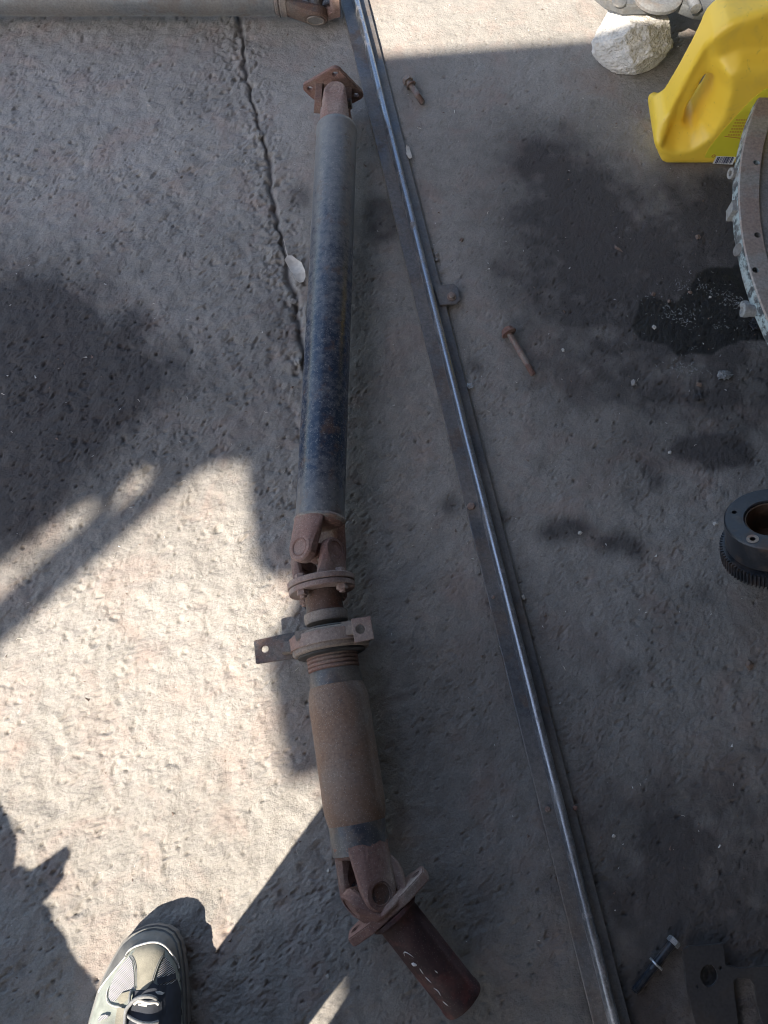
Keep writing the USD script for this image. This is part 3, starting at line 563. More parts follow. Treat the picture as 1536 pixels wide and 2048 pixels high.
# ------------------------------------------------------------------ loose bolts
def bolt(a, b, r, head_r, head_h, label, mat, washer=None, thread=.35, flange=False, head_mat=None):
    pa, pb = at(*a, r * 1.2), at(*b, r * 1.2); pa[2] = head_r * .86 + .001; pb[2] = r + .001
    t = Thing('loose_bolt', label, 'bolt', (*((pa + pb) / 2)[:2], 0), 'bolts lying loose on the floor')
    d = unit(pb - pa); L = float(np.linalg.norm(pb - pa)); Fb = frame(pa, d, roll=.35)
    t.add('head', moved(tm(hexbolt(head_r, head_h)), Fb @ np.diag([1, 1, -1, 1.0]) @ trimesh.transformations.translation_matrix((0, 0, -head_h))), head_mat or mat)
    if flange: t.add('collar', moved(lathe([(head_r * 1.25, head_h * .8), (head_r * 1.25, head_h * 1.05), (head_r * .8, head_h * 1.2)], 24), Fb), head_mat or mat)
    z1 = L * (1 - thread)
    t.add('shank', moved(lathe([(r, head_h * .9), (r, z1), (r * .9, z1 + .001)], 20), Fb), mat)
    pr, z = [(r * .88, z1)], z1 + .0005
    while z < L - .002: pr += [(r * .84, z), (r * 1.0, z + .0008), (r * .84, z + .0016)]; z += .0017
    t.add('thread', moved(lathe(pr + [(r * .6, L)], 16), Fb), mat)
    if washer:
        w = at(*washer, r); s_ = float(np.dot(w - pa, d)); t.add('washer', moved(ring(r * .98, r * 1.9, s_, s_ + .0026, 28, .0004), Fb @ trimesh.transformations.rotation_matrix(.12, (1, 0, 0), (0, 0, s_))), head_mat or mat)
bolt((813, 160), (846, 207), .0056, .0105, .009, 'short dusty grey bolt lying at the edge of the sunlight beside the rail', 'bolt_grey', washer=(822, 172), thread=.3)
bolt((1012, 660), (1067, 750), .0052, .0108, .010, 'long bolt with rusty collared head lying near the oil stain', 'bolt_grey', flange=True, head_mat='rusty_cast', thread=.22)
bolt((1350, 1878), (1268, 1984), .0052, .0088, .0075, 'dark bolt with a bright head and loose washer by the flat plate', 'hub_black', washer=(1315, 1928), thread=.42, head_mat='bolt_zinc')

# ------------------------------------------------------------------ second shaft along the far edge
s2 = Thing('drive_shaft', 'second drive shaft lying crosswise at the far edge, with a bearing cap facing out', 'drive shaft', (-.4, 1.62, 0))
ya = at(300, -9, .045)[1]
G2 = frame(np.array([-1.25, ya, .047]), (1, 0, 0)); xe = at(548, 10, .05)[0] + 1.25
s2.add('tube', ramp_tube([(.03, 0), (.0375, .002), (.0375, xe - .03), (.039, xe - .026), (.0375, xe - .02), (.0375, xe)], G2, 64, .02), 'gear_steel', smooth=50)
s2.add('collar', ramp_tube([(.036, xe), (.0395, xe + .003), (.0395, xe + .008), (.037, xe + .010), (.0395, xe + .013), (.0395, xe + .024), (.034, xe + .028)], G2, 64), 'bracket_steel')
G3 = frame((G2 @ np.array([0, 0, xe + .03, 1]))[:3], (1, 0, 0), roll=math.radians(-62) + math.pi)
s2k = dict(R0=.037, L=.052, rc=.026, gap=.030, t=.018, w0=.030, hole=.0185)
s2.add('yoke', worn(fine(moved(tm(yoke(**s2k)), G3), .007), .0006, 120, 20), 'dark_cast')
for s_ in (1, -1):
    c, r_ = cap(.030, .018, .0185, .052, s_, -.001); p = s2.add('bearing_cap', moved(c, G3), 'gear_steel'); s2.add('snap_ring', moved(r_, G3), 'bracket_steel', p)
s2.add('cross_pin', moved(cross(.032, .013, .052), G3), 'gear_steel')
G4 = frame((G3 @ np.array([0, 0, .052, 1]))[:3] + np.array([.036, 0, 0]), (-1, 0, 0), roll=math.radians(28))
s2.add('flange_yoke', worn(fine(moved(tm(yoke(R0=.040, L=.036, rc=.022, gap=.030, t=.016, w0=.028, hole=.0165, back=.014)), G4), .007), .0006, 120, 21), 'rusty_cast')

# ------------------------------------------------------------------ pale rock and the steel cover resting on it
rk = trimesh.creation.icosphere(6); c = at(1262, 84, .035)
d_ = rk.vertices.copy()
rad = np.ones(len(d_))
for nrm, off in (((-.75, -.1, .62), .80), ((.55, -.62, .55), .82), ((.1, -.85, .5), .84), ((.85, .2, .3), .86), ((-.6, -.75, .1), .82), ((0, .8, .5), .85), ((.1, .1, 1), .80), ((-.9, .4, .1), .86), ((.5, -.8, -.2), .88)):
    n_ = unit(nrm); rad = np.minimum(rad, off / np.maximum(d_ @ n_, 1e-3))
v_ = d_ * rad[:, None] * (1 + (fbm(d_ * 3 + 5, 4, 15) - .5) * .20 + (fbm(d_ * 14, 4, 16) - .5) * .07)[:, None] * np.array([.080, .068, .060])
v_[:, 2] = np.maximum(v_[:, 2], -.043 + (noise(d_ * 9, 3) - .5) * .004)
rk = trimesh.Trimesh(v_ + np.array([c[0], c[1], .044]), rk.faces, process=False)
single('rock', rk, 'stone_white', 'pale rough chunk of broken concrete propping up the grey steel cover', 'rock', smooth=True)
cv = Thing('steel_cover', 'grey rounded steel cover with a stud and round boss, resting on the pale rock', 'machine part', (*at(1300, -20, .1)[:2], .1))
zc = .100
cvp = Polygon([at(*p, zc)[:2] for p in [(1170, -40), (1183, 0), (1207, 20), (1243, 33), (1290, 32), (1345, 26), (1385, 42), (1425, 47), (1447, 20), (1450, -60), (1440, -200), (1300, -260), (1180, -200)]]).buffer(.012).buffer(-.012)
cv.add('plate', plate(cvp, zc, zc + .022, .004), 'cover_steel')
b_ = at(1318, -14, zc + .03); cv.add('boss', moved(lathe([(.046, 0), (.046, .006), (.040, .010), (.030, .010), (.028, .004), (.012, .004)], 48), trimesh.transformations.translation_matrix((b_[0], b_[1], zc + .021))), 'gear_steel')
b_ = at(1238, 6, zc + .02); cv.add('dimple', moved(lathe([(.014, 0), (.013, .003), (.006, .0045)], 24), trimesh.transformations.translation_matrix((b_[0], b_[1], zc + .0215))), 'cover_steel')
p0, p1 = at(1365, -60, zc + .035), at(1392, 18, zc + .035)
cv.add('stud', moved(lathe([(.010, 0), (.010, .001), (.010, float(np.linalg.norm(p1 - p0)))], 24), frame(p0, p1 - p0)), 'gear_steel')

# ------------------------------------------------------------------ yellow oil jug
YJ = float(at(1400, 334, 0)[1])                     # plane of its front face
def J(x, y, dy=0.0): p = at_y(x, y, YJ + dy); return (p[0], p[2])
DJ = .135
sil = [J(*p) for p in [(1325, 333), (1311, 304), (1301, 272)]] + [J(*p, DJ / 2) for p in [(1298, 246), (1308, 222), (1328, 207), (1345, 175), (1374, 122), (1401, 71), (1421, 40), (1450, 17), (1487, 4), (1540, -14), (1600, -60)]]
top_z = sil[-1][1]; xr = sil[0][0] + .245
sil += [(xr - .085, top_z), (xr - .075, top_z - .006), (xr - .02, top_z - .055), (xr, top_z - .085), (xr, .008), (xr - .008, .0)]
sil[0] = (sil[0][0], .0)
jp = Polygon(sil).buffer(0); jp = jp.buffer(-.006).buffer(.006, 8)
gs = .0035
jx, jz = np.arange(jp.bounds[0] - .02, jp.bounds[2] + .02, gs), np.arange(-.02, jp.bounds[3] + .02, gs)
gX, gZ = np.meshgrid(jx, jz); gp = shapely.points(gX, gZ)
sd = np.where(shapely.contains(jp, gp), -1, 1) * shapely.distance(jp.exterior, gp)
gripL = LineString([J(1347, 196), J(1437, 50), J(1500, 22), J(1560, 4)])
rec = Polygon([J(*p) for p in [(1325, 300), (1350, 306), (1385, 299), (1420, 275), (1445, 235), (1458, 185), (1455, 140), (1446, 108), (1425, 100), (1395, 130), (1352, 205), (1330, 255)]])
sdr = np.where(shapely.contains(rec, gp), -1, 1) * shapely.distance(rec.exterior, gp)
slot = Polygon([J(*p, DJ / 2) for p in [(1362, 232), (1370, 200), (1392, 160), (1408, 130), (1424, 128), (1420, 160), (1404, 196), (1384, 232)]])
barp = Polygon([J(*p, DJ / 2) for p in [(1290, 236), (1330, 224), (1352, 222), (1376, 190), (1404, 136), (1436, 92), (1470, 78), (1560, 74), (1650, -100), (1300, -100)]])
sdb = np.where(shapely.contains(barp, gp), -1, 1) * shapely.distance(barp.exterior, gp)
sds = np.where(shapely.contains(slot, gp), -1, 1) * shapely.distance(slot.exterior, gp)
rec2 = Polygon([J(*p) for p in [(1470, 60), (1560, 30), (1640, 30), (1640, 120), (1560, 150), (1480, 150)]])
sdr2 = np.where(shapely.contains(rec2, gp), -1, 1) * shapely.distance(rec2.exterior, gp)
by = np.arange(-.02, DJ + .02, gs); Yc = by[None, None, :] - DJ / 2
def smax(a, b, k): hh = np.clip(.5 + .5 * (a - b) / k, 0, 1); return b + (a - b) * hh + k * hh * (1 - hh)
r0 = .016
qa, qb = sd[:, :, None] + r0, np.abs(Yc) - DJ / 2 + r0
body = np.minimum(np.maximum(qa, qb), 0) + np.hypot(np.maximum(qa, 0), np.maximum(qb, 0)) - r0
pocket = np.clip(-sdr / .030, 0, 1); depth = DJ / 2 - .042 * (1 - (1 - pocket) ** 2)[:, :, None] - np.where(sdr < 0, .002, -.02)[:, :, None]
body = smax(body, np.where(sdr[:, :, None] < 0, np.abs(Yc) - depth, -1), .006)
p2 = np.clip(-sdr2 / .02, 0, 1); depth2 = DJ / 2 - .016 * (p2 * p2 * (3 - 2 * p2))[:, :, None]
body = smax(body, np.where(sdr2[:, :, None] < 0, np.abs(Yc) - depth2, -1), .004)
body = smax(body, np.where(sdb[:, :, None] < .02, np.abs(Yc) - (DJ / 2 - .030 * sstep(.010, -.012, sdb))[:, :, None], -1), .008)
body = smax(body, -sds[:, :, None] * np.ones_like(Yc), .004)
body = gaussian_filter(body, 1.1)
def lookup(x, y, z):
    return 0
fx, fy, fz = jx[0], by[0], jz[0]; nz_, nx_, ny_ = body.shape
bl = body
def sdf(x, y, z):
    i, j, k = (z - fz) / gs, (x - fx) / gs, (y - fy) / gs
    i0, j0, k0 = int(i), int(j), int(k)
    if i0 < 0 or j0 < 0 or k0 < 0 or i0 >= nz_ - 1 or j0 >= nx_ - 1 or k0 >= ny_ - 1: return -1.0
    a, b, c_ = i - i0, j - j0, k - k0
    q_ = bl[i0:i0 + 2, j0:j0 + 2, k0:k0 + 2]
    q_ = q_[0] * (1 - a) + q_[1] * a; q_ = q_[0] * (1 - b) + q_[1] * b
    return -float(q_[0] * (1 - c_) + q_[1] * c_)
jm = Manifold.level_set(sdf, [jp.bounds[0] - .012, -.012, -.012, jp.bounds[2] + .012, DJ + .012, jp.bounds[3] + .012], .0045)
jt = tm(jm); jt.merge_vertices(); trimesh.smoothing.filter_taubin(jt, iterations=30); jt.apply_translation((0, YJ, 0))
jt.vertices[:, 2] -= jt.vertices[:, 2].min() - .001
jg = Thing('oil_jug', 'yellow plastic oil jug with a moulded handle standing behind the round casing', 'jug', ((sil[0][0] + xr) / 2, YJ + DJ / 2, 0))
jg.add('body', jt, 'jug_yellow', smooth=True)
cz = top_z; jg.add('cap', moved(lathe([(.020, -.004), (.020, .016), (.018, .018)], 32), trimesh.transformations.translation_matrix((xr - .115, YJ + DJ / 2, cz))), 'cap_white')
def face(pts, y0, y1):
    pl = Polygon([J(*p) for p in pts]); m = tm(poly_man(pl, 0, y1 - y0)).copy()
    m.apply_transform(np.array([[1, 0, 0, 0], [0, 0, -1, YJ - y0], [0, 1, 0, 0], [0, 0, 0, 1.0]])); return m
lab = jg.add('label', face([(1409, 314), (1418, 296), (1445, 262), (1478, 225), (1506, 196), (1530, 178), (1600, 150), (1600, 324), (1480, 322)], .0002, .0009), 'jug_label', smooth=False)
bc = jg.add('barcode', face([(1433, 311), (1472, 313), (1465, 328), (1425, 326)], .001, .0014), 'print_white', lab, smooth=False)
bars = []; x_ = 1435.0
while x_ < 1468:
    w_ = random.choice([.7, 1.0, 1.8, 2.4]); bars.append(face([(x_ + .2, 312.6), (x_ + w_ + .2, 312.7), (x_ + w_ - 6, 325.6), (x_ - 6, 325.4)], .0015, .0018)); x_ += w_ + random.choice([.8, 1.2, 1.8])
jg.add('bars', bars, 'print_dark', lab, smooth=False)
lines = []
for k in range(6):
    y_ = 238 + k * 6; xa = 1472 - k * 3.2; lines += [face([(xa + q_ * 5, y_), (xa + q_ * 5 + 3.6, y_), (xa + q_ * 5 + 3.2, y_ + 1.8), (xa + q_ * 5 - .4, y_ + 1.8)], .001, .0013) for q_ in range(5)]
lines += [face([(1449, 271), (1490, 276), (1490, 277.2), (1448.6, 272.4)], .001, .0013)]
jg.add('small_print', lines, 'print_red', lab, smooth=False, kind='stuff')
cc_ = J(1427, 311); rg = moved(ring(.0022, .0036, 0, .0004, 20, .0001), np.array([[1, 0, 0, cc_[0]], [0, 0, -1, YJ - .001], [0, 1, 0, cc_[1]], [0, 0, 0, 1.0]]))
jg.add('round_symbol', rg, 'print_red', lab)

# ------------------------------------------------------------------ round casing (flywheel housing) at the right
ZC = .16
ep = np.array([at(*p, ZC)[:2] for p in [(1536, 158), (1516, 190), (1497, 250), (1486, 310), (1480, 370), (1479, 430), (1485, 490), (1498, 550), (1514, 592), (1532, 622)]])
A_ = np.c_[2 * ep, np.ones(len(ep))]; so = np.linalg.lstsq(A_, (ep ** 2).sum(1), rcond=None)[0]
cxy = so[:2]; RC = math.sqrt(so[2] + cxy @ cxy)
FC = np.eye(4); FC[:3, 3] = (*cxy, 0)
fh = Thing('round_casing', 'large curved grey casting with bolt holes at the edge of the oil patch', 'machine part', (.8, float(cxy[1]), 0))
fw, st2 = .034, .017
prof = np.array([(RC - fw - st2, .010), (RC - .095, .010), (RC - .095, .10), (RC - .080, .132), (RC + .000, .135), (RC + .0015, .138), (RC, ZC - .002), (RC - .002, ZC), (RC - fw + .001, ZC), (RC - fw, ZC - .001), (RC - fw, ZC - .007), (RC - fw - st2, ZC - .008), (RC - fw - st2, .010)])
prof[0, 0] = prof[1, 0] - .010; prof[-1, 0] = prof[0, 0]; prof = np.insert(prof, 12, [(RC - fw - st2, .138), (RC - .105, .136)], 0)
m = trimesh.creation.revolve(prof, sections=240); m.merge_vertices(); m.fix_normals(); mm = man(m) ^ man(trimesh.creation.box((1.0, 3, 1))).translate((1.08 - .5 - float(cxy[0]), 0, 0))
def radial(px_, py_, z): a = at(px_, py_, z)[:2] - cxy; return math.atan2(a[1], a[0])
for px_, py_ in ((1524, 176), (1513, 325), (1515, 470), (1511, 540)):
    c_ = at(px_, py_, ZC)[:2] - cxy; mm = mm - man(trimesh.creation.cylinder(.0052, .08, sections=20)).translate((c_[0], c_[1], ZC))
mt = tm(mm); zz = mt.triangles_center[:, 2]; rr_ = np.hypot(*mt.triangles_center[:, :2].T)
fc = (zz > ZC - .0025) & (rr_ > RC - fw - .002); inn = (~fc) & (rr_ < RC - fw + .0008) & (zz > .11)
for nm, sel, mat_ in (('rim_wall', ~(fc | inn), 'casing_paint'), ('machined_face', fc, 'casing_face'), ('inner_step', inn, 'casing_inner')):
    fh.add(nm, worn(moved(mt.submesh([np.nonzero(sel)[0]], append=True), FC), .0003, 90, 22), mat_, smooth=30)
def outward(px_, py_): a = radial(px_, py_, .145); return np.array([math.cos(a), math.sin(a), 0])
u_ = outward(1473, 345); fh.add('tube_boss', moved(ring(.0042, .0092, -.008, .013, 28, .001), frame(FC[:3, 3] + u_ * (RC - .002) + np.array([0, 0, .143]), u_ + np.array([0, -.35, .15]))), 'casing_clean')
u_ = outward(1472, 420); bxm = fine(trimesh.creation.box((.020, .026, .018)), .005); fh.add('square_boss', worn(moved(bxm, frame(FC[:3, 3] + u_ * (RC - .001) + np.array([0, 0, .142]), u_)), .0012, 110, 24), 'casing_clean')
u_ = outward(1480, 499); fh.add('hex_plug', worn(moved(tm(hexbolt(.0115, .010)), frame(FC[:3, 3] + u_ * (RC - .006) + np.array([0, 0, .142]), unit(u_ + np.array([0, 0, .35])))), .0003, 200, 3), 'plug_grey')
u_ = outward(1512, 618); fh.add('drain_spout', moved(lathe([(.009, -.02), (.0095, .010), (.011, .014), (.011, .022), (.006, .024), (.005, .018)], 24), frame(FC[:3, 3] + u_ * (RC - .004) + np.array([0, 0, .138]), unit(u_ + np.array([-.5, .3, 0])))), 'casing_clean')
p_ = at(1488, 613, .13); fh.add('spout_tab', worn(moved(lathe([(.007, 0), (.008, .004), (.006, .008)], 18), trimesh.transformations.translation_matrix(p_)), .001, 150, 25), 'casing_clean')

# ------------------------------------------------------------------ black hub with gear teeth
tp = at(1541, 1036, .105); ray = unit(tp - np.array([0, 0, CAM_H])); iu = np.array([0, S_, C_]); iu = unit(iu - ray * (iu @ ray))
hz = unit(-ray * math.cos(.80) + iu * math.sin(.80)); HL = .078; RH = .0640; hb0 = tp - hz * HL
hb0[2] = max(hb0[2], .0735 * math.sqrt(1 - hz[2] ** 2) + .0015)
hub = Thing('gear_hub', 'black cylindrical hub with a wide bore and gear teeth round its base', 'machine part', (hb0[0], hb0[1], 0))
FH = frame(hb0, hz, (0, 1, 0))
pr = np.array([(.036, .02), (.036, HL - .0015), (.0375, HL), (RH - .002, HL), (RH, HL - .002), (RH, .030), (RH - .006, .026), (RH - .006, .02), (.036, .02)])
m = trimesh.creation.revolve(pr, sections=96); m.merge_vertices(); m.fix_normals(); hm = man(m)
for a in (2.75, 4.05, 5.6, .9): hm = hm - man(trimesh.creation.cylinder(.0036, .03, sections=16)).translate((.051 * math.cos(a), .051 * math.sin(a), HL))
hub.add('drum', moved(tm(hm), FH), 'hub_black')
hub.add('bore_wall', moved(ring(.0335, .0359, .019, HL - .004, 64, .0006), FH), 'hub_bore')
hub.add('bore_floor', moved(lathe([(.0334, .018), (.0334, .024), (.012, .025)], 48), FH), 'hub_bore')
a = 4.05; hub.add('worn_ring', moved(ring(.0040, .0085, HL + .0001, HL + .0008, 24, .0002), FH @ trimesh.transformations.translation_matrix((.051 * math.cos(a), .051 * math.sin(a), 0))), 'bolt_grey')
gt = []
for k in range(80):
    t0_ = 2 * math.pi * k / 80
    for dr, dt in ((.0675, -.026), (.0720, -.013), (.0720, .013), (.0675, .026)): gt.append((dr * math.cos(t0_ + dt), dr * math.sin(t0_ + dt)))
hub.add('gear_ring', moved(tm(plate(Polygon(gt).buffer(0).difference(Point(0, 0).buffer(.036)), 0, .024, 0)), FH), 'hub_black', smooth=False)

# ------------------------------------------------------------------ flat plate at the near right corner
pp = Polygon([at(*p, .012)[:2] for p in [(1366, 1900), (1378, 1892), (1420, 1890), (1446, 1886), (1452, 1930), (1478, 1936), (1560, 1930), (1640, 1960), (1640, 2200), (1405, 2200), (1392, 2048), (1374, 1980)]])
pp = pp.difference(Polygon([at(1418 + 17 * math.cos(t), 1951 + 22 * math.sin(t), .012)[:2] for t in np.linspace(0, 6.28, 28)[:-1]]))
pp = pp.difference(Polygon([at(*p, .012)[:2] for p in [(1467, 1962), (1475, 1956), (1500, 1958), (1510, 1972), (1514, 2010), (1530, 2060), (1540, 2140), (1488, 2140), (1478, 2060)]]))
for q_ in ((1441, 1936), (1394, 1973)): pp = pp.difference(Point(at(*q_, .012)[:2]).buffer(.0022, 10))
fp = Thing('flat_plate', 'thin dark flat metal plate with a round hole and a slot, by the dark bolt', 'metal plate', (*at(1480, 2000)[:2], 0))
fp.add('plate', plate(pp, .008, .012, .0006), 'plate_grey', smooth=False)

# ------------------------------------------------------------------ seeds, scraps, pebbles
def leaf(pts, z, lift, mat, thick=.0007, stem=None, name='seed_wing', label='', cat='seed', rib=True):
    pl = Polygon([at(*p, z)[:2] for p in pts]).buffer(.0008).buffer(-.0004, 6)
    m = fine(poly_man(pl, 0, thick), .0025); c_ = np.array(pl.centroid.coords[0])
    ax = unit(np.r_[at(*pts[len(pts) // 2], z)[:2] - at(*pts[0], z)[:2]]); off = (m.vertices[:, :2] - c_); s_, w_ = off @ ax, off @ np.array([-ax[1], ax[0]])
    m.vertices[:, 2] += z + lift * (w_ / .006) ** 2 * .3 + .0012 * np.sin(s_ * 160) + .003 * np.maximum(0, s_ / .03)
    t = Thing(name, label, cat, (*c_, 0)); t.add('blade', m, mat, smooth=60)
    if stem is not None:
        sp = spline([np.r_[at(*p, z)[:2], z + .0015 + .001 * i] for i, p in enumerate(stem)], 12); t.add('stem', tube_path(sp, np.linspace(.0007, .0003, 12), 6), mat)
    return t
leaf([(575, 512), (584, 513), (592, 519), (603, 527), (610, 545), (611, 555), (607, 565), (600, 567), (592, 562), (584, 546), (575, 530), (570, 522)], .006, .002, 'seed_pale', stem=[(577, 516), (573, 505), (571, 496), (568, 482)], name='winged_seed', label='pale dry winged seed lying in the crack beside the drive shaft')
leaf([(813, 291), (818, 293), (821, 305), (824, 317), (818, 319), (813, 310), (811, 299)], .006, .001, 'seed_pale', name='winged_seed', label='small pale dry husk against the edge of the rail')
def pebble(x, y, r_px, mat, flat=.7, seed=0):
    c_ = at(x, y, 0); r_ = r_px / pxm(x, y); m = trimesh.creation.icosphere(2); v_ = m.vertices
    v_ = v_ * np.minimum(1, .72 / np.maximum((np.abs(v_ @ np.linalg.qr(np.random.default_rng(seed).normal(size=(3, 3)))[0])).max(1), .3))[:, None] * (1.1 + (fbm(v_ * 2.2 + seed * 7.3, 3, seed) - .5) * 1.1)[:, None] * r_ * np.array([1, .8, flat]); a_ = seed * 1.7
    v_ = v_ @ np.array([[math.cos(a_), math.sin(a_), 0], [-math.sin(a_), math.cos(a_), 0], [0, 0, 1]]); m.vertices = v_ + np.array([c_[0], c_[1], ground_z(c_[0], c_[1]) + r_ * flat * .55]); return m
PEB = [(1395, 475, 6, 'b', 'small brown stone between the round casing and the oil patch'), (1431, 1047, 5, 'p', 'small white stone just beside the black gear hub'),
       (873, 509, 5, 'g', 'grey grit stone touching the rail above its side lug'), (874, 520, 4.5, 'g', 'grey grit stone below its twin beside the rail lug'), (864, 497, 4, 'g', 'smallest grey grit stone beside the upper rail'),
       (923, 480, 4.5, 'b', 'dark brown stone lying alone right of the rail lug'), (1308, 655, 4.5, 'p', 'pale chip at the inner edge of the wet oil'), (1338, 603, 4, 'b', 'dark stone in the middle of the wet oil'),
       (1380, 585, 4, 'b', 'dark stone in the oil below the casing'), (1307, 588, 5, 'b', 'dull brown stone at the upper corner of the wet oil'), (1397, 770, 6, 'b', 'brown stone below the wet oil patch'), (1267, 766, 7, 'g', 'flat grey chip left below the oil patch'),
       (1420, 595, 3, 'p', 'pale speck of stone on the black oil'), (1046, 1195, 5, 'p', 'white stone chip touching the middle of the rail'), (1160, 1066, 4.5, 'p', 'pale chip on the dark smear beside the rail'), (1126, 701, 4, 'p', 'pale grain of grit right of the rusty bolt'),
       (1340, 905, 4, 'p', 'pale grain near the reddish stains'), (655, 1953, 4, 'p', 'white flake on the floor near the red sleeve'), (657, 1742, 4, 'p', 'white flake on the floor left of the lower joint'),
       (1296, 203, 5, 'g', 'small round grey pellet left of the yellow jug'), (1499, 1330, 9, 'b', 'olive brown stone at the right edge of the floor'), (840, 482, 3.5, 'b', 'tiny brown grit on the shaded floor left of the rail'), (596, 725, 9, 'g', 'rounded grey stone in the broken crack edge'),
       (585, 600, 8, 'g', 'grey stone in the crack edge below the winged seed'), (520, 270, 8, 'g', 'grey lump in the upper part of the crack'), (1228, 1672, 4, 'p', 'pale grain in the dark corner above the plate')]
for k, (x, y, r_, m_, lb) in enumerate(PEB):
    single('pebble', pebble(x, y, r_, {'b': 'pebble_brown', 'g': 'pebble_grey', 'p': 'pebble_pale'}[m_], .6, k + 1), {'b': 'pebble_brown', 'g': 'pebble_grey', 'p': 'pebble_pale'}[m_], lb, 'pebble', 'pebbles and chips scattered on the floor', smooth=25)
def crumple(x, y, r_px, mat, name, label, cat, seed, z=.5):
    c_ = at(x, y, 0); r_ = r_px / pxm(x, y); m = trimesh.creation.icosphere(3); v_ = m.vertices
    v_ = v_ * (.7 + .9 * np.abs(fbm(v_ * 2.6 + seed, 3, seed) - .5) * 2)[:, None] * r_ * np.array([1.15, .8, z]); m.vertices = v_ + np.array([c_[0], c_[1], r_ * z * .6]); single(name, m, mat, label, cat, smooth=False)
crumple(1447, 752, 13, 'shavings', 'foil_scrap', 'crumpled shiny foil scrap below the wet oil patch', 'foil', 5)
crumple(1512, 650, 16, 'hub_black', 'dirt_clod', 'oily black clod of dirt under the round casing', 'dirt', 6)
crumple(939, 773, 8, 'bolt_zinc', 'metal_scrap', 'small bent metal clip lying right of the rail', 'scrap', 8)
crumple(1395, 795, 10, 'hub_black', 'dirt_clod', 'small oily clod of dirt below the foil scrap', 'dirt', 9)
# tiny loose grit and swarf
def chips_mesh(spots, size, seed, long=1.0):
    r = np.random.default_rng(seed); Vv, Fv = [], []
    for x, y in spots:
        s_ = size * r.lognormal(0, .45); a_ = r.uniform(0, 6.28); b = np.array([[1, 0, 0], [-.5, .8, 0], [-.4, -.8, .1], [0, 0, .7], [.3, .5, .35]]) * (s_ * np.array([long * r.uniform(.7, 1.5), .6, .6])) + r.normal(0, s_ * .15, (5, 3))
        b = b @ np.array([[math.cos(a_), math.sin(a_), 0], [-math.sin(a_), math.cos(a_), 0], [0, 0, 1]]) + np.array([x, y, ground_z(x, y) + s_ * .1])
        o = len(Vv) * 5; Vv.append(b); Fv += [(o, o + 1, o + 3), (o + 1, o + 2, o + 3), (o + 2, o, o + 4), (o + 4, o + 3, o + 2), (o, o + 3, o + 4), (o, o + 2, o + 1)]
    return trimesh.Trimesh(np.vstack(Vv), Fv, process=False)
r = np.random.default_rng(3)
allspots = np.c_[r.uniform(-.9, .95, 900), r.uniform(-.25, 1.75, 900)]
single('grit', chips_mesh(allspots[:520], .0013, 1, 1.4), 'speck_pale', 'pale grit and splinters scattered over the whole floor', 'grit', kind='stuff', smooth=False)
single('dark_grit', chips_mesh(np.c_[r.uniform(-.9, .95, 900), r.uniform(-.25, 1.75, 900)], .0016, 2), 'pebble_brown', 'dark crumbs of dirt scattered over the floor', 'grit', kind='stuff', smooth=False)
hole_spots = [at(cx_ + r.normal(0, 16), cy_ + r.normal(0, 9))[:2] for cx_, cy_, n_ in ((1345, 628, 50), (1375, 635, 34), (1452, 595, 46), (1468, 603, 30), (1360, 570, 26), (1410, 575, 26), (1362, 735, 40), (1385, 742, 26), (1440, 655, 18), (1500, 640, 14), (1300, 600, 14)) for _ in range(n_)] + [at(x, y)[:2] for x, y in zip(r.normal(1390, 80, 70), r.normal(655, 62, 70)) if x < 1530]
sh = []
for x, y in hole_spots:
    a0, s_ = r.uniform(0, 6.28), min(.004, r.lognormal(-6.6, .6)); th = np.linspace(0, r.uniform(1, 3.5), 6); z = ground_z(x, y) + .0012
    sh.append(tube_path(np.c_[x + s_ * np.cos(a0 + th), y + s_ * np.sin(a0 + th), z + th * .0004], r.uniform(.00012, .00042), 4))
single('metal_shavings', sh, 'shavings', 'bright curled metal shavings lying in the black oil', 'shavings', kind='stuff', smooth=False)
fib = []
for _ in range(90):
    x, y = r.uniform(-.8, .85), r.uniform(-.22, 1.5); a0 = r.uniform(0, 6.28); L_ = r.uniform(.003, .009); k_ = r.normal(0, 60)
    s_ = np.linspace(0, L_, 5); fib.append(tube_path(np.c_[x + s_ * np.cos(a0 + k_ * s_), y + s_ * np.sin(a0 + k_ * s_), np.full(5, ground_z(x, y) + .0014)], .0004, 4))
single('straw_bits', fib, 'seed_pale', 'short pale straw bits and fibres scattered over the floor', 'straw', kind='stuff', smooth=False)

# ------------------------------------------------------------------ the photographer: a walking shoe in view, the rest behind the camera casting the shade
def sp_(X_, Y_): return 160 + X_ / 6.4, 1820 + Y_ / 6.4
outer_px = [(120, 1459), (150, 1330), (180, 1230), (245, 1010), (330, 800), (430, 600), (560, 385), (700, 265), (850, 200), (1000, 180), (1130, 205), (1230, 270), (1300, 390), (1335, 560), (1362, 800), (1380, 1050), (1388, 1459)]
ow = [at(*sp_(*p), .018)[:2] for p in outer_px]
heel = [ow[-1] + np.array([-.004, -.07]), ow[-1] + np.array([-.020, -.13]), ow[-1] + np.array([-.034, -.163]), (ow[0] + ow[-1]) / 2 + np.array([.002, -.178]), ow[0] + np.array([.036, -.165]), ow[0] + np.array([.018, -.13]), ow[0] + np.array([.004, -.07])]
sole_pl = Polygon([tuple(p) for p in ow + heel]).buffer(.004).buffer(-.004, 8)
up_pl = sole_pl.buffer(-.0035, 8)
toe_y = up_pl.bounds[3]
hx = np.arange(up_pl.bounds[0] - .01, up_pl.bounds[2] + .01, .0025); hy = np.arange(up_pl.bounds[1] - .01, up_pl.bounds[3] + .01, .0025)
HX, HY = np.meshgrid(hx, hy); pts_ = shapely.points(HX, HY)
D_ = np.where(shapely.contains(up_pl, pts_), shapely.distance(up_pl.exterior, pts_), 0)
